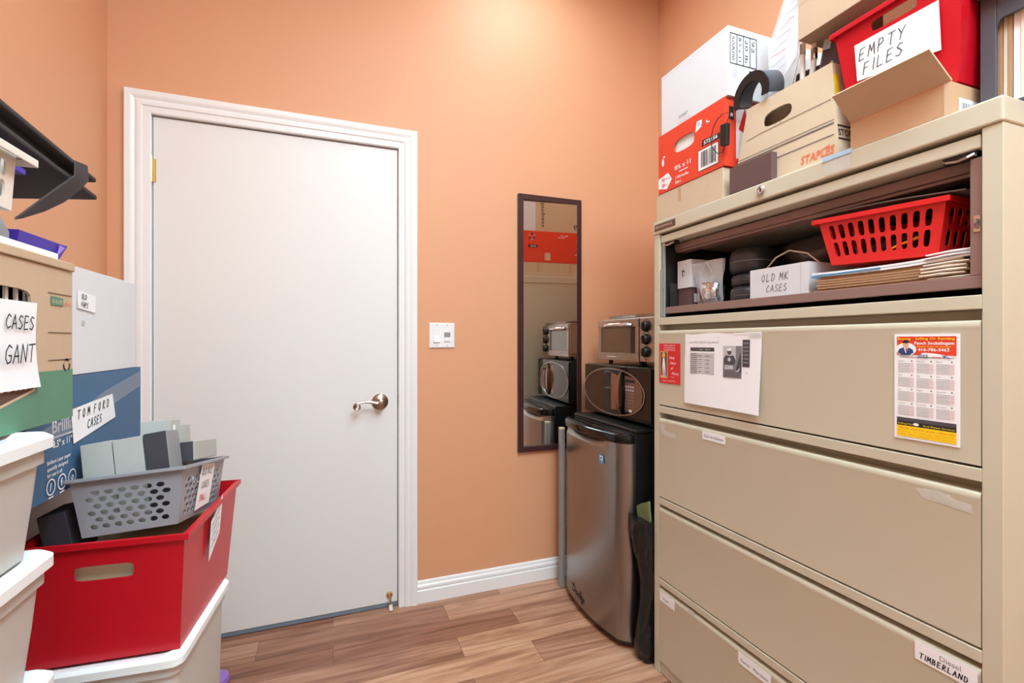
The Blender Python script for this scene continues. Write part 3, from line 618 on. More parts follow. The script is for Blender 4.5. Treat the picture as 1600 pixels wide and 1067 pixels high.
class Bend(Fr):
    def p(s, a, bb, c=0): y = s.o.y-a; return Vector((bow((fy1-y)/(fy1-fy0))-.0010-c, y, s.o.z+bb))
f = Bend((0, 1.930, .068), (0, -1, 0), (0, 0, 1)); b = MB(); wv = .0045
b.line(f, [(.004,.002),(.012,.030),(.030,.026),(.032,.010),(.018,.000),(.004,.004)], wv, 'ink'); b.line(f, [(.000,.028),(.012,.034),(.026,.032)], wv, 'ink')
b.line(f, [(.052,.014),(.042,.016),(.038,.006),(.046,.001),(.054,.010),(.056,.001),(.062,.002)], wv, 'ink'); b.line(f, [(.062,.001),(.066,.014),(.072,.014),(.076,.002),(.082,.003)], wv, 'ink'); b.line(f, [(.082,.001),(.090,.034),(.086,.010),(.098,.014),(.100,.004),(.088,.001)], wv, 'ink'); b.line(f, [(.104,.014),(.108,.004),(.118,.014),(.110,-.010),(.098,-.014),(.096,-.006),(.122,.004)], wv, 'ink')
b.build('maker_mark', dd)
# tall grey panel slipped beside the fridge
t = thing('laminate_post', 'narrow grey laminate post standing upright between the fridge and the mirror wall', 'post', (1.05, 2.09, 0))
b = MB(); b.box(1.032, 1.055, 2.074, 2.100, .001, .766, 'panelgrey'); b.build('post_body', t, bevel=.0015)
b = MB(); b.box(1.032, 1.055, 2.074, 2.100, .7665, .774, 'panelcore'); b.build('sawn_end', t)
# black bin bag squeezed in
t = thing('garbage_bag', 'black garbage bag stuffed upright between the fridge and the filing cabinet', 'bag', (1.10, 1.495, 0))
b = MB(); loops = []
rnd = random.Random(4); ph = [rnd.uniform(0, 6.28) for _ in range(6)]
for i in range(61):
    v = i/60; z = .003+.525*v; l = []
    rx = (.040+.016*math.sin(v*7+1))*(1 if v > .06 else .75); ry = .040*(1 if v > .06 else .8)*(1-.12*math.sin(5*v))
    for j in range(64):
        a = 2*math.pi*j/64; w = 1+.11*math.sin(3*a+ph[0]+6*v)+.08*abs(math.sin(3.5*a+ph[1]-11*v))+.06*abs(math.sin(5*a+ph[2]+23*v))+.05*abs(math.sin(8*a+ph[3]-41*v+2*math.sin(9*v)))+.03*math.sin(2*a+47*v+3*math.sin(4*a))
        l.append((1.118+rx*w*math.cos(a)-.012*v, 1.4985+.0-min(.0, 0)+ry*.93*max(-1.12, min(1.16, w*math.sin(a))), z))
    loops.append(l)
b.loft(loops, 'trash', True, True); b.build('bag_film', t, smooth=True, angle=70)
for q, (y0, y1, z) in enumerate(((1.535, 1.505, .585), (1.503, 1.462, .605))):
    b = MB(); b.hexa([(1.098, y1, .45), (1.106, y1, .45), (1.106, y0, .45), (1.098, y0, .45)], [(1.085, y1, z), (1.093, y1, z), (1.093, y0, z-.02), (1.085, y0, z-.02)], 'greenbag'); tag(b.build('green_wrapper'), ['short olive wrapper in the black bag, nearer the fridge', 'taller olive wrapper in the black bag, nearer the cabinet'][q], 'wrapper')
# microwave
mx_, my0, my1, mz0, mz1 = 1.165, 1.552, 2.078, .860, 1.086
t = thing('microwave', 'glossy black microwave with curved oval door standing on the small fridge', 'microwave', (1.33, 1.815, .849))
b = MB(); b.box(mx_+.012, 1.50, my0, my1, mz0, mz1, 'black')
for q in (1.21, 1.46):
    for w in (my0+.05, my1-.05): b.lathe([(.014, -.0115), (.014, 0)], (q, w, mz0), (0, 0, 1), 'black', 12)
b.build('microwave_body', t, bevel=.003)
f = facing_left(mx_+.011, my1, mz0); W, HH = my1-my0, mz1-mz0
b = MB(); b.prism([(.002,.002),(W-.002,.002),(W-.002,HH-.002),(.002,HH-.002)], f, .001, .010, 'gloss'); dm = b.build('microwave_door', t, bevel=.002)
b = MB()     # oval trim round window and keypad
def oval(a, bb, c, k=.0): return [(a+(.243+k)*math.copysign(abs(math.cos(t_))**.9, math.cos(t_)), bb+(.104+k)*math.sin(t_)) for t_ in [2*math.pi*i/40 for i in range(40)]]
o0 = oval(.245, HH/2-.002, 0, .0); o1 = oval(.245, HH/2-.002, 0, -.006)
b.loft([[f.p(*q, .0102) for q in o0], [f.p(*q, .0135) for q in o0], [f.p(*q, .0135) for q in o1], [f.p(*q, .0102) for q in o1]], 'steel2'); b.build('oval_trim', dm, smooth=True, angle=50)
b = MB(); ow = [q for q in oval(.245, HH/2-.002, 0, -.009) if q[0] < .235]; ow = sorted([q for q in ow if q[1] < HH/2], key=lambda q: -q[0])+sorted([q for q in ow if q[1] >= HH/2], key=lambda q: q[0])
b.poly(f, ow+[(.236, HH/2+.087), (.236, HH/2-.089)], 'mwglass', .0108); b.poly(f, [(.238,.030),(.288,.034),(.282,.110),(.288,.186),(.238,.196)], 'bronze', .0112); b.build('window', dm)
b = MB(); b.poly(f, [(.345,.034),(.425,.044),(.462,.075),(.470,.112),(.462,.150),(.425,.178),(.345,.188)], 'keypad', .0110)
for r in range(7):
    for c in range(4): b.rect(f, .352+c*.016, .363+c*.016, .054+r*.014, .062+r*.014, 'grey1' if r > 4 else 'brown', .0114)
b.rect(f, .376, .396, .037, .047, 'paper', .0114); b.rect(f, .352, .418, .160, .172, 'ink', .0114); b.build('keypad', dm)
def crescent(b, a0, bow0, a1, bow1, d0, d1, k):
    n = 14; L0 = []; L1 = []
    for i in range(n+1):
        v = i/n; q = 1-(2*v-1)**2; z = .012+.196*v; dd = .0105+d1*q**.7
        L0.append((f.p(a0-bow0*q, z, dd), f.p(a0-bow0*q, z, .0105+d0))); L1.append((f.p(a1+bow1*q, z, dd*.9+.001), f.p(a1+bow1*q, z, .0105+d0)))
    b.loft([[L0[i][1], L0[i][0], L1[i][0], L1[i][1]] for i in range(n+1)], k, True, True)
b = MB(); crescent(b, .322, .030, .323, .004, 0, .022, 'bronze'); hb = b.build('door_handle', dm, smooth=True, angle=50)
b = MB(); crescent(b, .3235, -.004, .325, .024, 0, .021, 'gloss'); b.build('door_grip', dm, smooth=True, angle=50)
# toaster oven
tx, ty0, ty1, tz0, tz1 = 1.200, 1.560, 2.000, 1.108, 1.294
t = thing('toaster_oven', 'silver toaster oven with three black knobs standing on the microwave', 'toaster oven', (1.32, 1.78, mz1+.001))
b = MB(); f = facing_left(tx, ty1, tz0); W, HH = ty1-ty0, tz1-tz0
b.box(tx+.004, 1.46, ty0, ty1, tz0, tz0+.012, 'steel2'); b.box(tx+.004, 1.46, ty0, ty1, tz1-.010, tz1, 'steel2'); b.box(1.45, 1.46, ty0, ty1, tz0+.012, tz1-.010, 'steel2'); b.box(tx+.004, 1.45, ty1-.006, ty1, tz0+.012, tz1-.010, 'steel2'); b.box(tx+.004, 1.45, ty0, ty0+.095, tz0+.012, tz1-.010, 'steel2')
for q in (1.235, 1.43):
    for w in (ty0+.15, ty1-.05): b.lathe([(.009, -.0205), (.011, 0)], (q, w, tz0), (0, 0, 1), 'black', 12)
b.build('oven_body', t, bevel=.003)
b = MB(); b.prism([(.0,.0),(.325,.0),(.325,.034),(.0,.034)], f, -.003, .006, 'steel2'); b.prism([(.0,.148),(.325,.148),(.325,HH-.004),(.0,HH-.004)], f, -.003, .006, 'steel2'); b.prism([(.0,.0345),(.026,.0345),(.026,.1475),(.0,.1475)], f, -.003, .005, 'steel2'); b.prism([(.300,.0345),(.325,.0345),(.325,.1475),(.300,.1475)], f, -.003, .005, 'steel2'); b.rect(f, .08, .16, .014, .019, 'grey1', .0066); od = b.build('oven_door', t, bevel=.001)
b = MB(); b.prism([(.0265,.035),(.2995,.035),(.2995,.147),(.0265,.147)], f, 0, .002, 'glass'); b.build('oven_window', od)
b = MB(); b.tube([f.p(.06,.156,.006), f.p(.07,.157,.022), f.p(.12,.158,.034), f.p(.17,.158,.036), f.p(.22,.158,.034), f.p(.262,.157,.022), f.p(.27,.156,.006)], .008, 'chrome', 12); b.build('door_handle', od, smooth=True)
b = MB()
for zz in (.070, .046): b.tube([f.p(.02, zz, -.012), f.p(.30, zz, -.012)], .0022, 'wire', 6)
for i in range(14): b.tube([f.p(.03+i*.02, .070, -.012), f.p(.03+i*.02, .070, -.20)], .0012, 'wire', 5)
b.build('oven_rack', t)
b = MB(); b.prism([(.330,.002),(W-.002,.002),(W-.002,HH-.004),(.330,HH-.004)], f, -.003, .004, 'steel2')
for r in (.150, .098, .040): b.ring(f, .375, r, .026, .028, 'grey3', .0046); 
b.rect(f, .366, .380, .006, .012, 'redp', .0046); b.build('control_panel', t, bevel=.001)
for r in (.148, .094, .042):
    b = MB(); b.lathe([(.022, 0), (.021, .010), (.017, .016), (.012, .017)], f.p(.375, r, .0045), f.n, 'black', 24); b.box(tx-.026, tx-.020, ty1-.375-.004, ty1-.375+.004, tz0+r-.016, tz0+r+.016, 'black'); b.build('knob', t, smooth=True)
b = MB(); b.loft([rr(tx+.01, 1.45, ty0+.01, ty1-.07, .02, tz1+.0005), rr(tx+.01, 1.45, ty0+.01, ty1-.07, .02, tz1+.004), rr(tx+.004, 1.456, ty0+.004, ty1-.064, .022, tz1+.012), rr(tx+.004, 1.456, ty0+.004, ty1-.064, .022, tz1+.0145), rr(tx+.012, 1.448, ty0+.012, ty1-.072, .02, tz1+.0065)], 'steel2', True, True); tag(b.build('baking_tray', smooth=True), 'flat metal baking tray lying on top of the toaster oven', 'tray')

# ------------------------------------------------------------------ boxes on the cabinet
TZ = CZ+.0008
def lowbox(b):
    f = facing_left(1.100, 1.434, TZ); b.rect(f, .115, .130, .045, .090, 'kraft3'); b.line(f, [(0,.088),(.31,.088)], .0012, 'kraft3')
    g = facing_back(1.54, 1.434, TZ); b.rect(g, .10, .11, .03, .092, 'kraft3', .0005); b.rect(g, .33, .34, .03, .092, 'kraft3', .0005)
carton('cardboard_carton', 1.100, 1.545, 1.120, 1.434, TZ, 1.719, 'kraft2', 'flat plain kraft carton under the red paper carton on the cabinet', 'carton', lowbox)
# red paper carton
t = thing('paper_carton', 'red printed paper carton between the kraft carton and the white carton', 'carton', (1.32, 1.27, 1.72))
b = MB(); RX0, RX1, RY0, RY1, RZ0, RZ1 = 1.102, 1.540, 1.116, 1.424, 1.7198, 1.930
f = facing_left(RX0, RY1, RZ0); W, HH = RY1-RY0, RZ1-RZ0
P0, P1, P2, P3 = (RX0,RY0,RZ0), (RX1,RY0,RZ0), (RX1,RY1,RZ0), (RX0,RY1,RZ0)
Q0, Q1, Q2, Q3 = (RX0,RY0,RZ1), (RX1,RY0,RZ1), (RX1,RY1,RZ1), (RX0,RY1,RZ1)
b.wallq(P0, P1, Q1, Q0, 'redcard', .003); b.wallq(P1, P2, Q2, Q1, 'redcard', .003); b.wallq(P2, P3, Q3, Q2, 'redcard', .003)
b.wallq(P3, P0, Q0, Q3, 'redcard', .003, [(0, .22, 0, 1, None), (.64, 1, 0, 1, None), (.22, .64, 0, .5, None), (.22, .64, .5, .86, (.43, .67, .16, .11, .6)), (.22, .64, .86, 1, None)])
b.hexa([P0, P1, P2, P3], [(q[0], q[1], q[2]+.003) for q in (P0, P1, P2, P3)], 'redcard'); b.box(RX0+.004, RX1-.004, RY0+.004, RY1-.004, RZ1-.004, RZ1-.0005, 'redcard')
b.box(RX0+.008, RX0+.010, RY0+.06, RY1-.05, RZ0+.06, RZ1-.01, 'lid')
b.poly(f, [(0,.022),(.045,.010),(.072,.038),(.052,.066),(0,.056)], 'paper'); b.type(f, '92', .018, .042, .012, 'redp', bold=.02, c=.0012); b.type(f, '28', .018, .022, .012, 'redp', bold=.02, c=.0012); b.rect(f, .038, .060, .046, .048, 'redp', .0012); b.rect(f, .038, .050, .026, .028, 'redp', .0012)
b.type(f, '8½ x 11', .086, .062, .015, 'paper', width=.078, bold=.02); b.rect(f, .108, .150, .050, .053, 'paper'); b.type(f, '5 000 feuilles', .090, .030, .010, 'paper', width=.064, bold=.01); b.type(f, 'Blanc', .090, .014, .010, 'paper', bold=.01)
b.disc(f, .024, .110, .006, .014, 'paper'); b.disc(f, .030, .128, .005, .004, 'paper')
b.poly(f, [(.186,.150),(.212,.160),(.216,.182),(.192,.184)], 'paper'); b.disc(f, .202, .172, .006, .008, 'bluelid', .0012); b.rect(f, .232, .248, .160, .164, 'paper'); b.disc(f, .236, .165, .004, .006, 'paper')
b.poly(f, [(.214,.094),(.290,.092),(.290,.110),(.218,.114)], 'ink'); b.type(f, '572156', .224, .097, .012, 'paper', width=.058, bold=.02, c=.0012)
b.rect(f, .198, .286, .018, .086, 'ink', .0005); b.rect(f, .200, .284, .020, .084, 'paper', .0009); x = .212
while x < .272: w = random.choice((.0015, .0025, .004)); b.rect(f, x, x+w, .028, .078, 'ink', .0013); x += w+random.choice((.0015, .003))
g = facing_front(RX0, RY0, RZ0); b.rect(g, .045, .30, .03, .20, 'paper'); b.rect(g, .018, .036, .145, .185, 'ink'); b.rect(g, .022, .032, .155, .165, 'bluelid', .001); b.poly(g, [(.055,.12),(.10,.10),(.08,.19)], 'redp', .001)
g = facing_back(RX1, RY1, RZ0)
for a in range(3): b.line(g, [(.375+.020*math.cos(math.radians(90+120*a+s*14)), .172+.020*math.sin(math.radians(90+120*a+s*14))) for s in range(-3, 4)], .008, 'paper')
b.type(g, '8½ x 11', .12, .182, .011, 'paper', bold=.02); b.rect(g, .14, .19, .172, .175, 'paper'); b.rect(g, .335, .400, .100, .118, 'ink'); b.type(g, '572156', .345, .104, .010, 'paper', bold=.02, c=.0012); b.rect(g, .245, .285, .018, .068, 'tan')
for r in range(4): b.rect(g, .30, .41, .022+r*.014, .024+r*.014, 'staples')
b.rect(g, .02, .07, .060, .064, 'paper')
b.build('carton_body', t)
# white paper carton on the red one
def whitebox(b):
    f = facing_left(1.106, 1.414, 1.931); b.type(f, '569687', .090, .022, .011, 'grey2', shear=.1); b.type(f, '01-06-22 07', .085, .004, .009, 'grey1')
    b.line(f, [(0,.199),(.308,.199)], .0012, 'grey1')
    g = facing_front(1.106, 1.106, 1.931); b.line(g, [(.008,.188),(.112,.188),(.112,.098),(.008,.098),(.008,.188)], .0025, 'ink')
    for a in (.034, .060, .086): b.line(g, [(a,.188),(a,.098)], .0025, 'ink')
    for i, s_ in enumerate(('50A00', '8.5 x 11', '20 lb', '92')):
        fr = Fr(g.p(.014+i*.026, .180), (0, 0, -1), (1, 0, 0)); b.type(fr, s_, 0, 0, .012, 'grey3', width=min(.072, .018*len(s_)))
    b.disc(g, .028, .072, .010, .018, 'grey1'); b.line(g, [(.10,.085),(.085,.085),(.085,.055),(.10,.050)], .004, 'ink')
    h = facing_back(1.538, 1.414, 1.931)
    b.rect(h, .0, .345, .0, .209, 'kraft2', .0005)
    fr = Fr(h.p(.285, .205), (0, 0, -1), (-1, 0, 0)); b.type(fr, 'dimpass', .0, 0, .028, 'ink', width=.175, c=.0012)
    b.type(h, '69', .02, .02, .04, 'ink', c=.0012)
carton('white_carton', 1.106, 1.538, 1.106, 1.414, 1.931, 2.140, 'wcard', 'tall white paper carton at the top of the stack beside the wall corner', 'carton', whitebox)
# small power brick with its lead
t = thing('power_adapter', 'small black adapter hanging from its thin lead beside the red paper carton', 'adapter', (1.096, 1.108, 1.78))
b = MB(); b.hexa([(1.082,1.090,1.772),(1.098,1.090,1.772),(1.098,1.116,1.778),(1.082,1.116,1.778)], [(1.082,1.088,1.838),(1.098,1.088,1.838),(1.098,1.114,1.840),(1.082,1.114,1.840)], 'black'); b.build('adapter_body', t, bevel=.003)
b = MB(); b.tube([(1.092, 1.098, 1.839), (1.088, 1.078, 1.864), (1.088, 1.108, 1.872), (1.088, 1.130, 1.865), (1.088, 1.146, 1.847), (1.088, 1.156, 1.818), (1.088, 1.152, 1.789), (1.088, 1.130, 1.762), (1.088, 1.109, 1.757), (1.090, 1.102, 1.774)], .0014, 'black', 6); b.build('lead', t, smooth=True)
# small dark carton
carton('dark_carton', 1.0975, 1.1185, .948, 1.092, TZ, 1.703, 'darkbrown', 'small dark brown carton standing in front of the kraft storage box', 'carton')
# kraft storage box
t = thing('storage_box', 'open kraft storage box with a red store name, standing on the cabinet', 'box', (1.3, .94, TZ))
b = MB(); z1 = 1.866; X0, X1 = 1.121, 1.50
bot = [(X0,.782,TZ),(X1,.782,TZ),(X1,1.106,TZ),(X0,1.106,TZ)]; top = [(X0+.004,.802,z1),(X1,.802,z1),(X1,1.062,z1),(X0+.004,1.052,z1)]
tub(b, bot, top, .004, 'kraft2', (None, None, None, [(0, .2, 0, 1, None), (.72, 1, 0, 1, None), (.2, .72, 0, .55, None), (.2, .72, .55, .95, (.42, .745, .165, .085, .75)), (.2, .72, .95, 1, None)]))
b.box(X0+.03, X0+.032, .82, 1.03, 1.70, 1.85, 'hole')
v = (Vector(top[3])-Vector(bot[3])); f = Fr((X0-.0002, 1.106, TZ), (0, -1, 0), (.0166, 0, 1))
b.line(f, [(.052,.146),(.10,.150),(.302,.150)], .0016, 'grey3'); b.line(f, [(.015,.098),(.31,.098)], .0016, 'grey3'); b.line(f, [(.012,.090),(.31,.090)], .003, 'grey3'); b.line(f, [(.018,.062),(.31,.062)], .0022, 'grey3')
b.line(f, [(.165,.150),(.165,.156)], .0016, 'grey3')
b.type(f, 'STAPLES', .225, .018, .020, 'staples', width=.088, bold=.02, shear=.1); b.line(f, [(.285,.036),(.30,.040)], .003, 'staples')
g = facing_front(X0, .7825, TZ)
g = Fr((X0, .782, TZ), (1, 0, 0), (0, .083, 1)); b.line(g, [(.004,.082),(.10,.082)], .004, 'ink'); b.line(g, [(.004,.050),(.10,.050)], .004, 'ink'); b.type(g, 'STORAGE', .004, .058, .016, 'ink', width=.085, bold=.02)
b.rect(g, .004, .020, .16, .21, 'yellow')
b.build('box_body', t)
# things poking out of the storage box
t = thing('sun_visor', 'black curved plastic visor hooked over the corner of the kraft storage box', 'visor', (1.155, 1.04, 1.88))
def arcs(r, off, z): return [(1.135+off, 1.030+r*1.15*math.cos(math.radians(a)), z+r*1.2*math.sin(math.radians(a))) for a in range(-20, 201, 11)]
b = MB(); l0 = arcs(.050, -.018, 1.898); l1 = arcs(.050, .040, 1.912); l2 = arcs(.044, .040, 1.912); l3 = arcs(.044, -.018, 1.898)
b.loft([[l0[i], l1[i], l2[i], l3[i]] for i in range(len(l0))], 'charcoal', True, True); b.build('visor_band', t, smooth=True, angle=40)
b = MB(); l0 = arcs(.052, -.024, 1.896); l1 = arcs(.034, -.024, 1.890)
b.loft([[l0[i], (l0[i][0]+.005, l0[i][1], l0[i][2]), (l1[i][0]+.005, l1[i][1], l1[i][2]), l1[i]] for i in range(len(l0))], 'black', True, True); b.build('visor_brim', t, smooth=True, angle=40)
t = thing('document_sleeve', 'tall clear plastic sleeve holding written slips, sticking out of the storage box', 'sleeve', (1.21, .985, 1.80))
def slv(x): return [(x, 1.042, 1.80), (x, 1.000, 1.80), (x+.02, .958, 2.00), (x+.03, .946, 2.20), (x+.03, 1.000, 2.22), (x+.02, 1.062, 2.07)]
b = MB(); b.loft([slv(1.196), slv(1.200)], 'bag', True, True); b.build('sleeve_film', t)
b = MB(); b.add([(1.206, 1.055, 1.90), (1.212, .965, 1.99), (1.226, .955, 2.19), (1.228, .992, 2.205), (1.218, 1.052, 2.07)], [(0, 1, 2, 3, 4)], 'paper')
f = Fr((1.202, 1.048, 1.93), (.05, -.93, .2), (.075, .0, 1)); rnd = random.Random(2)
for r in range(9):
    z = .020+r*.024; a = .0+max(0, (z-.11))*.45
    b.line(f, [(a+.004+q*.012, z+rnd.uniform(-.004, .004)) for q in range(5)], .0018, 'pencil' if r % 3 else 'redp', .001)
b.build('slip', t)
for q, (ya, za, yb, zb_) in enumerate(((.922, 1.80, .926, 2.015), (.912, 1.80, .893, 1.985))):
    b = MB(); b.tube([(1.18, ya, za), (1.185, yb, zb_-.05)], .0065, 'wplastic', 10); b.tube([(1.185, yb, zb_-.05), (1.1855, yb, zb_-.022)], .0078, 'chrome', 10); b.tube([(1.1855, yb, zb_-.022), (1.186, yb, zb_)], [.0072, .0055], 'wplastic', 10)
    tag(b.build('white_tube'), ['upright white tube with a chrome collar beside the plastic sleeve', 'slanting white tube leaning against the dark leather case'][q], 'tube')
b = MB(); b.M = turned(1.26, .93, 0, 1.88, 8, 0); b.box(1.250, 1.320, .92, 1.01, 1.78, 1.955, 'darkleather'); tag(b.build('leather_wallet', bevel=.006), 'dark brown leather wallet standing behind the white tubes in the storage box', 'wallet')
t = thing('leather_case', 'dark brown leather case with a metal clasp leaning against the red bin', 'case', (1.20, .85, 1.80))
b = MB(); b.M = turned(1.19, .84, 0, 1.90, 12, 0); b.box(1.172, 1.25, .806, .872, 1.79, 1.962, 'darkleather'); b.build('case_body', t, bevel=.008)
b = MB(); b.M = turned(1.19, .84, 0, 1.90, 12, 0); b.box(1.169, 1.1719, .846, .866, 1.930, 1.956, 'greysteel'); b.build('clasp', t)
for q in ((.838, 1.950), (.836, 1.895)):
    b = MB(); b.M = turned(1.19, .84, 0, 1.90, 12, 0); b.lathe([(.004, 0), (.003, .003)], (1.1719, *q), (-1, 0, 0), 'chrome', 10); b.build('rivet', t)
# open kraft carton with lifted flap
t = thing('open_carton', 'low kraft carton with its front flap standing open, under the red bin', 'carton', (1.25, .65, TZ))
b = MB(); b.box(1.100, 1.43, .553, .742, TZ, 1.688, 'kraft3'); b.rect(facing_left(1.100, .565, TZ), 0, .012, 0, .061, 'tan', .0006)
g = facing_front(1.100, .553, TZ); b.rect(g, .022, .09, .002, .034, 'paper'); x = .030
while x < .08: w = random.choice((.002, .004)); b.rect(g, x, x+w, .006, .026, 'grey2', .001); x += w+.003
b.build('carton_body', t, bevel=.001)
b = MB(); th = Vector((.0025, 0, .003)); q = [Vector(p) for p in ((1.1005, .553, 1.6885), (1.1005, .742, 1.6885), (1.048, .748, 1.742), (1.048, .562, 1.742))]
b.hexa(q, [p+th for p in q], 'kraft'); b.build('flap', t)
# red bins (the same kind stands in the left stack)
def red_bin(bot, top, hole_side, label, hv=.74, hr=.062):
    c = sum((Vector(q) for q in bot), Vector())/4
    t = thing('plastic_bin', label, 'bin', tuple(c), 'red plastic bins with hand holes')
    hole = [(0, .25, 0, 1, None), (.75, 1, 0, 1, None), (.25, .75, 0, hv-.12, None), (.25, .75, hv-.12, .96, (.5, hv, .185, hr, .35)), (.25, .75, .96, 1, None)]
    cells = [None]*4; cells[hole_side] = hole; cells[(hole_side+2) % 4] = hole
    b = MB(); tub(b, bot, top, .003, 'red', cells); b.build('bin_body', t, bevel=0)
    b = MB(); rim(b, top, .008, .010, 'red'); b.build('bin_rim', t, bevel=.001)
    return t
BZ0, BZ1 = 1.6925, 1.918
bot = [(1.122,.553,BZ0),(1.44,.553,BZ0),(1.44,.752,BZ0),(1.122,.752,BZ0)]; top = [(1.112,.540,BZ1),(1.47,.540,BZ1),(1.47,.787,BZ1),(1.112,.787,BZ1)]
t = red_bin(bot, top, 3, 'red plastic bin with a large sheet reading EMPTY FILES, on the cabinet', .865, .055)
b = MB(); f = Fr((1.1178, .752, BZ0), (0, -1, 0), (-.0443, 0, 1)); f = Fr(f.p(.0, .02, .0015), (0, -1, 0), (-.0443, 0, 1))
b.poly(f, [(.013,.152),(.174,.149),(.176,.051),(.017,.070)], 'paper', .0); b.hand(f, 'EMPTY', .022, .112, .024, 'grey3', adv=.82, w=.0020, rise=.0, c=.0012); b.hand(f, 'FILES', .030, .078, .024, 'grey3', adv=.78, w=.0020, rise=.04, c=.0012); b.build('paper_label', t)
for i in range(7):
    x0 = 1.20+i*.033; b = MB(); b.box(x0, x0+.020+.004*(i % 3), .57, .735, BZ0+.006, 1.972+.002*(i % 2), 'manila' if i % 2 else 'manilaedge'); tag(b.build('file_folder', bevel=.001), 'folder standing inside the red EMPTY FILES bin', 'folder', 'folders inside the red bin on the cabinet')
def topbox(b):
    f = facing_left(1.135, .900, 1.976); b.line(f, [(.06,.115),(.085,.125)], .004, 'grey3'); b.line(f, [(0,.09),(.36,.09)], .001, 'kraft3')
carton('cardboard_carton', 1.135, 1.50, .520, .900, 1.976, 2.22, 'kraft', 'kraft carton topmost behind the EMPTY FILES bin, cut by the picture edge', 'carton', topbox)
# charcoal magazine holder with papers
t = thing('file_holder', 'charcoal plastic file holder with a cut-out front at the near cabinet corner', 'file holder', (1.3, .49, TZ))
b = MB(); y1, y0 = .5385, .440; f = facing_left(1.160, y1, TZ); hz = .260
b.prism([(0,0),(.024,0),(.024,hz),(0,hz)], f, -.006, 0, 'charcoal'); b.prism([(y1-y0-.015,0),(y1-y0,0),(y1-y0,hz),(y1-y0-.015,hz)], f, -.006, 0, 'charcoal')
b.prism([(.024,.150),(.028,.162),(.034,.166),(y1-y0-.015,.166),(y1-y0-.015,hz),(.024,hz)], f, -.006, 0, 'charcoal'); b.prism([(.024,0),(y1-y0-.015,0),(y1-y0-.015,.006),(.024,.006)], f, -.006, 0, 'charcoal')
b.prism([(-.000,.216),(y1-y0,.216),(y1-y0,hz),(-.000,hz)], f, .0005, .022, 'charcoal')
b.box(1.166, 1.46, y1-.003, y1, TZ, TZ+hz, 'charcoal'); b.box(1.166, 1.46, y0, y0+.003, TZ, TZ+hz, 'charcoal'); b.box(1.455, 1.46, y0+.003, y1-.003, TZ, TZ+hz, 'charcoal'); b.build('holder_body', t, bevel=.002)
y = y1-.020
for i, (w, k, n_) in enumerate(((.007, 'manila', 'thin brown folder at the left in the charcoal file holder'), (.006, 'manilaedge', 'pale folder second from the left in the charcoal file holder'), (.006, 'manila', 'brown folder left of the white one in the charcoal file holder'), (.010, 'paper', 'thick white folder in the charcoal file holder'), (.007, 'manilaedge', 'pale folder right of the white one in the charcoal holder'), (.007, 'manila', 'brown folder at the picture edge in the charcoal holder'), (.007, 'manilaedge', 'last pale folder in the charcoal holder, cut by the picture edge'))):
    b = MB(); b.box(1.172+.003*(i % 2), 1.44, y-w, y, TZ+.007, TZ+.20, k); tag(b.build('file_folder', bevel=.0006), n_, 'folder'); y -= w+.001

# ------------------------------------------------------------------ left stack
def clear_bin(x0, x1, y0, y1, z0, z1, label, lidk='lid', M=None, lidr=.03, group='clear plastic storage bins'):
    t = thing('storage_bin', label, 'storage bin', ((x0+x1)/2, (y0+y1)/2, z0), group); r = .022
    b = MB(); b.M = M; h = z1-.022; i = .016; w = .0025
    b.loft([rr(x0+i, x1-i, y0+i, y1-i, r, z0, 6), rr(x0+i*.6, x1-i*.6, y0+i*.6, y1-i*.6, r, z0+(h-z0)*.5, 6), rr(x0+.006, x1-.006, y0+.006, y1-.006, r, h-.02, 6), rr(x0+.001, x1-.001, y0+.001, y1-.001, r, h-.018, 6), rr(x0+.001, x1-.001, y0+.001, y1-.001, r, h, 6),
            rr(x0+.006+w, x1-.006-w, y0+.006+w, y1-.006-w, r, h, 6), rr(x0+.006+w, x1-.006-w, y0+.006+w, y1-.006-w, r, h-.02, 6), rr(x0+i+w, x1-i-w, y0+i+w, y1-i-w, r, z0+w, 6)], 'clear', True, True)
    b.build('bin_body', t, smooth=True, angle=40)
    b = MB(); b.M = M; e = .006
    b.loft([rr(x0-e+.004, x1+e-.004, y0-e+.004, y1+e-.004, r, h+.0005, 6), rr(x0-e, x1+e, y0-e, y1+e, r, h+.002, 6), rr(x0-e, x1+e, y0-e, y1+e, r, z1-.006, 6), rr(x0-e+.006, x1+e-.006, y0-e+.006, y1+e-.006, r, z1, 6), rr(x0+.012, x1-.012, y0+.012, y1-.012, r, z1, 6), rr(x0+.018, x1-.018, y0+.018, y1-.018, r, z1-.005, 6)], lidk, True, True)
    b.build('bin_lid', t, smooth=True, angle=40)
    return t
SX0, SX1, SY0, SY1 = -.775, -.362, .40, .838
zz = [(.002, .372), (.3725, .745), (.7455, .909), (.9095, 1.070)]
nm = ['lowest clear bin of the nearest left stack, below the picture', 'clear bin under the white lid at the bottom left corner', 'clear bin with a curved white lid beside the red bin, left edge', 'clear bin under the green and kraft office box, left edge']
for (a, c), n_ in zip(zz, nm): clear_bin(SX0, SX1, SY0, SY1, a, c, n_)
carton('inner_carton', -.60, -.40, .60, .765, .915, 1.00, 'kraft2', 'pale carton seen through the topmost clear bin', 'carton'); carton('inner_carton', -.62, -.40, .58, .765, .7505, .86, 'wcard', 'white carton seen through the clear bin beside the red bin', 'carton')
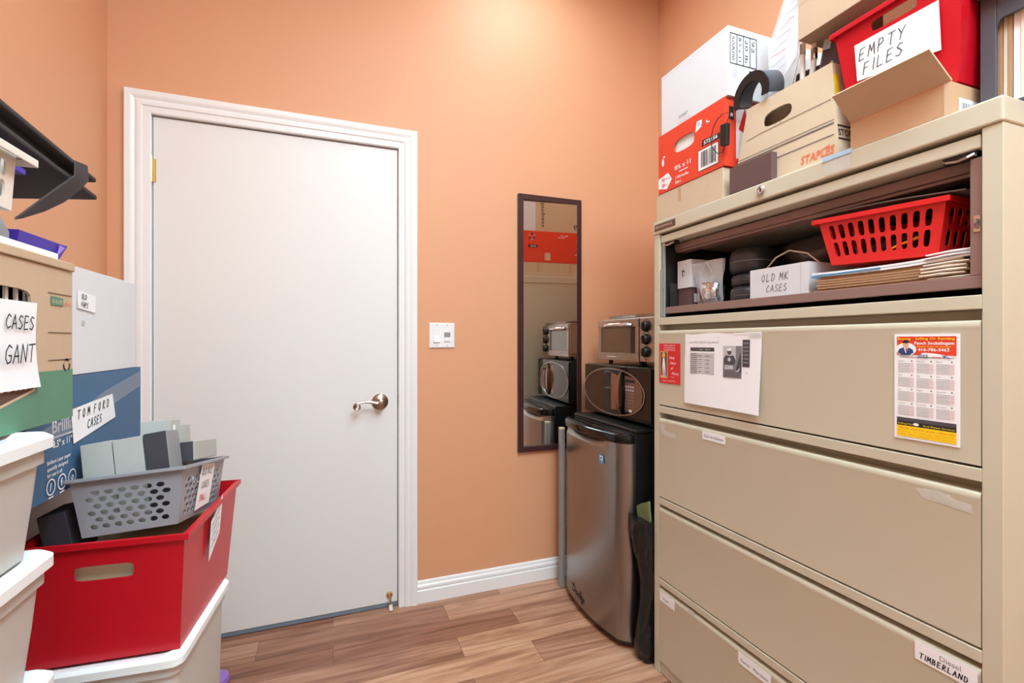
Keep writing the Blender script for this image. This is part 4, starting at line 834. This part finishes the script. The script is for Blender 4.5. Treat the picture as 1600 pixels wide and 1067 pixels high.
# office archive box
t = thing('archive_box', 'kraft and green office box with a hand hole and a sheet reading GANT', 'box', (-.58, .84, 1.071))
b = MB(); X1_, X0_, Y0_, Y1_, Z0_, Z1_ = -.400, -.770, .672, .984, 1.0705, 1.306
bot = [(X0_,Y0_,Z0_),(X1_,Y0_,Z0_),(X1_,Y1_,Z0_),(X0_,Y1_,Z0_)]; top = [(X0_,Y0_,Z1_),(X1_,Y0_,Z1_),(X1_,Y1_,Z1_),(X0_,Y1_,Z1_)]
tub(b, bot, top, .004, 'kraft', (None, [(0, .12, 0, 1, None), (.80, 1, 0, 1, None), (.12, .80, 0, .58, None), (.12, .80, .58, .92, (.44, .745, .20, .085, .5)), (.12, .80, .92, 1, None)], None, None))
f = facing_right(X1_, Y0_, Z0_); W = Y1_-Y0_
b.rect(f, 0, W, 0, .078, 'green', .0006); b.poly(f, [(.02,.050),(.12,.034),(.205,.052),(.205,.085),(.02,.092)], 'tan', .0010); b.poly(f, [(.025,.053),(.12,.038),(.202,.055),(.202,.082),(.025,.092)], 'brownp', .0013)
b.type(f, 'BANKERS BOX', .052, .056, .016, 'tan', width=.132, bold=.02, c=.0018)
b.poly(f, [(.247,.178),(.282,.178),(.282,.190),(.247,.192)], 'green', .001); b.type(f, 'R-KIVE', .250, .181, .006, 'tan', width=.028, c=.0014); b.type(f, 'office', .285, .180, .006, 'staples', width=.018, c=.0014)
for z in (.196, .136, .094): b.line(f, [(.24,z),(.307,z)], .0014, 'brownp')
for a in range(3): b.line(f, [(.293+.009*math.cos(math.radians(90+120*a+s*14)), .098-.013+.009*math.sin(math.radians(90+120*a+s*14))) for s in range(-3, 4)], .003, 'grey2')
b.build('box_body', t)
b = MB(); b.loft([rr(X0_-.003, X1_+.003, Y0_-.003, Y1_+.003, .002, z, 2) for z in (Z1_+.001, Z1_+.014)], 'kraft', True, True); b.build('box_lid', t, bevel=.003)
b = MB(); g = Fr((X1_+.0015, .712, 1.128), (0, 1, 0), (.0, .0, 1)); rows = []
for j in range(7):
    v = j/6; rows.append([g.p(u*.168-.010*math.sin(math.pi*v)*(u if u > .5 else 0)*.5, v*.120, .001+.004*(1-v)**3*u) for u in (0, .25, .5, .75, 1)])
b.loft(rows, 'paper', closed=False); g2 = Fr(g.p(0, 0, .0035), (0, 1, 0), (0, 0, 1))
b.hand(g2, 'CASES', .092, .082, .0185, 'ink', adv=.70, w=.0020, rise=-.02, c=.0); g2 = Fr(g.p(0, 0, .0065), (0, 1, 0), (0, 0, 1)); b.hand(g2, 'GANT', .084, .036, .024, 'ink', adv=.70, w=.0022, rise=.02, c=.0); b.build('paper_label', t, smooth=True)
b = MB(); 
for i in range(9): b.box(-.412, -.409, .70+i*.022, .706+i*.022, 1.20, 1.29, 'lid')
for i in range(3): b.box(-.4085, -.406, .69, .905, 1.213+i*.028, 1.219+i*.028, 'lid')
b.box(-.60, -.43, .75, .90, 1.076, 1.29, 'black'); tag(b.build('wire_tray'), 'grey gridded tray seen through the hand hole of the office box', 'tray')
# blue and white paper boxes along the left wall
def bluebox(b):
    f = facing_right(-.462, 1.014, .919); w = .0
    b.poly(f, [(.0,.120),(.14,.140),(.26,.168),(.462,.200),(.463,.162),(.26,.128),(.14,.108),(0,.092)], 'tape', .0012)
    b.type(f, 'Brilliant', .052, .112, .024, 'paper', bold=.02); b.line(f, [(.052,.104),(.16,.104)], .003, 'paper'); b.type(f, '8.5" x 11"', .054, .086, .012, 'paper', bold=.02)
    for r, s_ in enumerate(('Brilliant Laser paper', 'specially designed', 'for use in all')): b.type(f, s_, .034, .060-r*.011, .007, 'paper', bold=.01, c=.0018)
    for i, ch in enumerate(('/', 'f', 'o')):
        a = .046+i*.036; b.ring(f, a, .020, .012, .0145, 'paper', .0018); b.type(f, ch, a-.004, .014, .013, 'paper', bold=.03, c=.0018); b.rect(f, a-.008, a+.008, -.0+.001-.0, .0035, 'paper', .0018)
    b.poly(f, [(.122,.080),(.308,.104),(.292,.158),(.112,.146)], 'paper', .0022)
    g = Fr(f.p(.136, .122, .0014), (0, .99, .06), (0, .0, 1)); b.hand(g, 'TOM FORD', .0, .002, .0165, 'ink', adv=1.22, w=.0022, c=.0014); b.hand(g, 'CASES', .040, -.024, .0165, 'ink', adv=.8, w=.0022, c=.0014)
carton('paper_box', -.782, -.462, .990, 1.478, .919, 1.128, 'blue', 'blue printed paper box with a sheet reading TOM FORD CASES', 'box', bluebox)
def wbox(b):
    f = facing_right(-.462, 1.018, 1.129); g = Fr(f.p(0, 0, .0005), (0, .995, -.08), (0, .08, .995)); b.rect(g, .123, .198, .139, .174, 'paper', .0008); b.line(g, [(.123,.152),(.126,.139),(.198,.139)], .0012, 'grey1', .0018)
    b.hand(g, 'OLD', .137, .160, .010, 'ink', w=.0014, c=.0018); b.hand(g, 'FAPS', .137, .144, .010, 'ink', w=.0014, c=.0018); b.disc(f, .16, .10, .008, .006, 'grey1', .0005)
carton('paper_box', -.782, -.462, .995, 1.445, 1.129, 1.337, 'wcard', 'plain white paper box standing on the blue box by the door', 'box', wbox)
b = MB(); b.box(-.70, -.53, 1.00, 1.40, .894, .918, 'black'); tag(b.build('flat_case', bevel=.003), 'flat black case squeezed under the blue paper box', 'case')
for i, (a, c) in enumerate(((.002, .447), (.4475, .893))): clear_bin(-.78, -.562, .975, 1.44, a, c, ['lower bin with a pale blue lid hidden by the left wall', 'bin with a pale blue lid under the blue paper box'][i], 'bluelid')
# bin that carries the red bin
RM = turned(-.265, 1.077, -4.6)
clear_bin(-.525, -.272, 1.066, 1.375, .160, .600, 'clear bin with a white lid directly under the red bin', 'lid', RM); clear_bin(-.525, -.272, 1.066, 1.375, .002, .1595, 'lower clear bin standing on the floor under the red bin', 'lid', RM)
RB = lambda x, y, z: RM @ Vector((x, y, z))
bot = [RB(-.515, 1.084, .6012), RB(-.277, 1.084, .6012), RB(-.277, 1.388, .6012), RB(-.515, 1.388, .6012)]; top = [RB(-.527, 1.078, .824), RB(-.267, 1.078, .824), RB(-.267, 1.438, .824), RB(-.527, 1.438, .824)]
t = red_bin(bot, top, 0, 'red plastic bin holding a grey basket, left of the door')
b = MB(); u = (RB(0, 1, 0)-RB(0, 0, 0)); f = Fr(RB(-.2665, 1.19, .70), u, (.043, 0, 1)); b.poly(f, [(.015,.012),(.085,.050),(.100,.135),(.020,.098)], 'paper', .0015)
rnd = random.Random(8)
for r in range(5): b.line(f, [(.030+q*.011, .040+r*.016+q*.005+rnd.uniform(-.003, .003)) for q in range(5)], .002, 'pencil', .0022)
b.build('paper_label', t)
b = MB(); b.M = RM; b.box(-.505, -.285, 1.098, 1.375, .62, .700, 'wcard'); tag(b.build('inner_carton', bevel=.002), 'white carton seen through the hand hole of the left red bin', 'carton')
b = MB(); b.M = RM @ turned(-.40, 1.25, 0, .75, 0, 2); b.box(-.500, -.290, 1.100, 1.375, .724, .784, 'panelcore'); b.M = RM; tag(b.build('flat_carton', bevel=.003), 'pale beige carton lying under the grey basket in the red bin', 'carton')
# dark block at the left of the basket
b = MB(); b.M = RM @ turned(-.48, 1.13, 0, .80, 0, -10); b.box(-.504, -.459, 1.110, 1.19, .786, .872, 'casedark'); tag(b.build('charcoal_carton', bevel=.002), 'dark charcoal case standing left of the grey basket', 'case')
# grey perforated basket
GM = RM @ turned(-.36, 1.10, 0, .83, -9, -4)
t = thing('perforated_basket', 'grey plastic basket with round holes lying in the red bin', 'basket', (-.36, 1.22, .82))
gx0, gx1, gy0, gy1, gz0, gz1 = -.438, -.284, 1.094, 1.340, .832, .940; tp = .014
def dots(nx, ny):
    c = []; mu, v0, v1 = .08, .10, .80
    c += [(0, 1, 0, v0, None), (0, 1, v1, 1, None)]
    for j in range(ny):
        w0 = v0+(v1-v0)*j/ny; w1 = v0+(v1-v0)*(j+1)/ny; sh = (.5 if j % 2 else 0)/nx*(1-2*mu); n_ = nx-(1 if j % 2 else 0)
        c.append((0, mu+sh, w0, w1, None)); c.append((1-mu-sh, 1, w0, w1, None))
        for i in range(n_):
            u0 = mu+sh+(1-2*mu)*i/nx; u1 = u0+(1-2*mu)/nx; c.append((u0, u1, w0, w1, ((u0+u1)/2, (w0+w1)/2, (u1-u0)*.35, (w1-w0)*.38, 1)))
    return c
b = MB(); b.M = GM
bot = [(gx0,gy0,gz0),(gx1,gy0,gz0),(gx1,gy1,gz0),(gx0,gy1,gz0)]; top = [(gx0-tp,gy0-tp,gz1),(gx1+tp,gy0-tp,gz1),(gx1+tp,gy1+tp,gz1),(gx0-tp,gy1+tp,gz1)]
tub(b, bot, top, .002, 'basket', (dots(7, 6), dots(10, 6), dots(7, 6), dots(10, 6))); b.build('basket_body', t)
b = MB(); b.M = GM; rim(b, top, .009, .005, 'basket'); b.build('basket_rim', t, bevel=.001)
b = MB(); b.M = GM; f = Fr((gx1+.002, gy0, gz0), (0, 1, 0), (.13, 0, 1)); b.poly(f, [(.075,.010),(.165,.014),(.180,.100),(.090,.104)], 'paper', .001); b.hand(f, 'OLD RCZ', .096, .080, .014, 'pencil', w=.0016, c=.0018); b.hand(f, 'CASES', .100, .052, .014, 'pencil', w=.0016, c=.0018); b.hand(f, 'SMALL', .095, .026, .013, 'redp', w=.0014, c=.0018); b.build('paper_label', t)
cs = [  # local box, tilt about y, colours front / rest, label
 ((-.432, -.382, 1.102, 1.19, .840, 1.005), -5, 'case', 'case', 'stone grey case at the left end of the grey basket'),
 ((-.380, -.331, 1.102, 1.19, .838, 1.008), -5, 'case', 'case', 'stone grey case second from the left in the grey basket'),
 ((-.3285, -.289, 1.102, 1.165, .840, 1.014), -5, 'casedark', 'casemid', 'charcoal fronted grey case standing in the middle of the basket'),
 ((-.325, -.280, 1.175, 1.330, .946, .988), 0, 'casedark', 'case', 'charcoal ended case lying flat at the right of the basket'),
 ((-.388, -.333, 1.205, 1.262, .850, 1.040), 0, 'case', 'case', 'stone grey case standing behind the charcoal fronted one'),
 ((-.388, -.335, 1.268, 1.330, .85, 1.028), 0, 'case', 'case', 'stone grey case at the far end of the basket'),
]
for q, ty, kf, kr, lb in cs:
    b = MB(); cx = (q[0]+q[1])/2; b.M = GM @ turned(cx, q[2], 0, q[4], 0, ty); b.box(*q, kr); ff = facing_front(q[0], q[2], q[4]); b.rect(ff, .0008, q[1]-q[0]-.0008, .0008, q[5]-q[4]-.0008, kf, .0006)
    if kf == 'case' and q[5] > 1.03: b.rect(facing_right(q[1], q[2], q[4]), .012, .026, .150, .178, 'paper')
    tag(b.build('spectacle_case', bevel=.0015), lb, 'case', 'grey cases in the perforated basket')
# on top of the office box
b = MB(); b.box(-.760, -.412, .60, .972, 1.3215, 1.334, 'lid'); tag(b.build('plastic_board', bevel=.003), 'thin white board lying on top of the kraft and green office box', 'board')
b = MB(); b.loft([[(-.535+.120*q*math.cos(a), .825+.120*q*math.sin(a), 1.3345+z) for a in [2*math.pi*i/32 for i in range(32)]] for q, z in ((1, 0), (1.0, .012), (.94, .030), (.80, .044), (.5, .050))], 'greydome', True, True); tag(b.build('felt_hat', smooth=True), 'round grey felt hat lying on the white board, left edge', 'hat')
t = thing('white_basket', 'white plastic basket with slots standing on the grey hat', 'basket', (-.56, .79, 1.385))
b = MB(); zb, zt = 1.3855, 1.468; bot = [(-.66,.68,zb),(-.443,.68,zb),(-.443,.915,zb),(-.66,.915,zb)]; top = [(-.67,.665,zt),(-.440,.665,zt),(-.440,.920,zt),(-.67,.920,zt)]
tub(b, bot, top, .003, 'wplastic', (slots(9, 2), slots(10, 2), slots(9, 2), slots(10, 2))); b.build('basket_body', t)
b = MB(); rim(b, top, .018, .010, 'wplastic'); b.build('basket_rim', t, bevel=.003)
t = thing('black_portfolio', 'black fabric portfolio with a strap lying across the white basket', 'portfolio', (-.6, .93, 1.48))
PM = turned(-.465, 1.25, 0, 1.50, -4.0, -5)
for z, dx, dy in ((1.492, 0, 0), (1.524, .006, -.014)):
    b = MB(); b.M = PM; b.box(-.765, -.467+dx, .52, 1.252+dy, z, z+.010, 'matte'); b.build('cover', t, bevel=.003)
b = MB(); b.M = PM; b.box(-.755, -.480, .53, 1.225, 1.503, 1.523, 'leather'); b.build('inner_pages', t)
b = MB(); b.M = None
rows = []
for x, y, z, w in ((-.505, 1.19, 1.545, .022), (-.462, 1.170, 1.538, .022), (-.455, 1.155, 1.505, .024), (-.462, 1.125, 1.475, .028), (-.468, 1.09, 1.445, .028), (-.475, 1.05, 1.415, .020), (-.48, 1.01, 1.390, .008)):
    rows.append([(x, y-w, z), (x+.002, y+w, z+.006), (x, y+w, z+.008), (x-.002, y-w, z+.002)])
b.loft(rows, 'matte', True, True); b.build('strap', t, smooth=True)
carton('purple_folder', -.66, -.48, .80, 1.03, 1.4705, 1.4795, 'purple', 'thin purple folder sticking out below the black portfolio', 'folder')
t = thing('purple_box', 'small open purple card box lying on the white paper box', 'box', (-.54, 1.07, 1.338))
b = MB(); bot = [(-.62,1.00,1.338),(-.478,1.00,1.338),(-.478,1.120,1.338),(-.62,1.120,1.338)]; top = [(-.63,.99,1.372),(-.470,.99,1.372),(-.470,1.138,1.372),(-.63,1.138,1.372)]
tub(b, bot, top, .002, 'purple'); b.build('box_body', t); b = MB(); b.poly(facing_right(-.4705, 1.10, 1.342), [(0,.004),(.030,.026),(.010,.028)], 'lilac'); b.build('lining', t)
b = MB(); b.lathe([(.042, 0), (.046, .006), (.042, .020), (.028, .028), (.004, .030)], (-.386, 1.920, .001), (0, 0, 1), 'mauve', 28); tag(b.build('plastic_dish', smooth=True), 'round mauve plastic dish on the floor beside the clear bin', 'dish')

for o in bpy.data.objects:
    if '_w' in o: del o['_w']
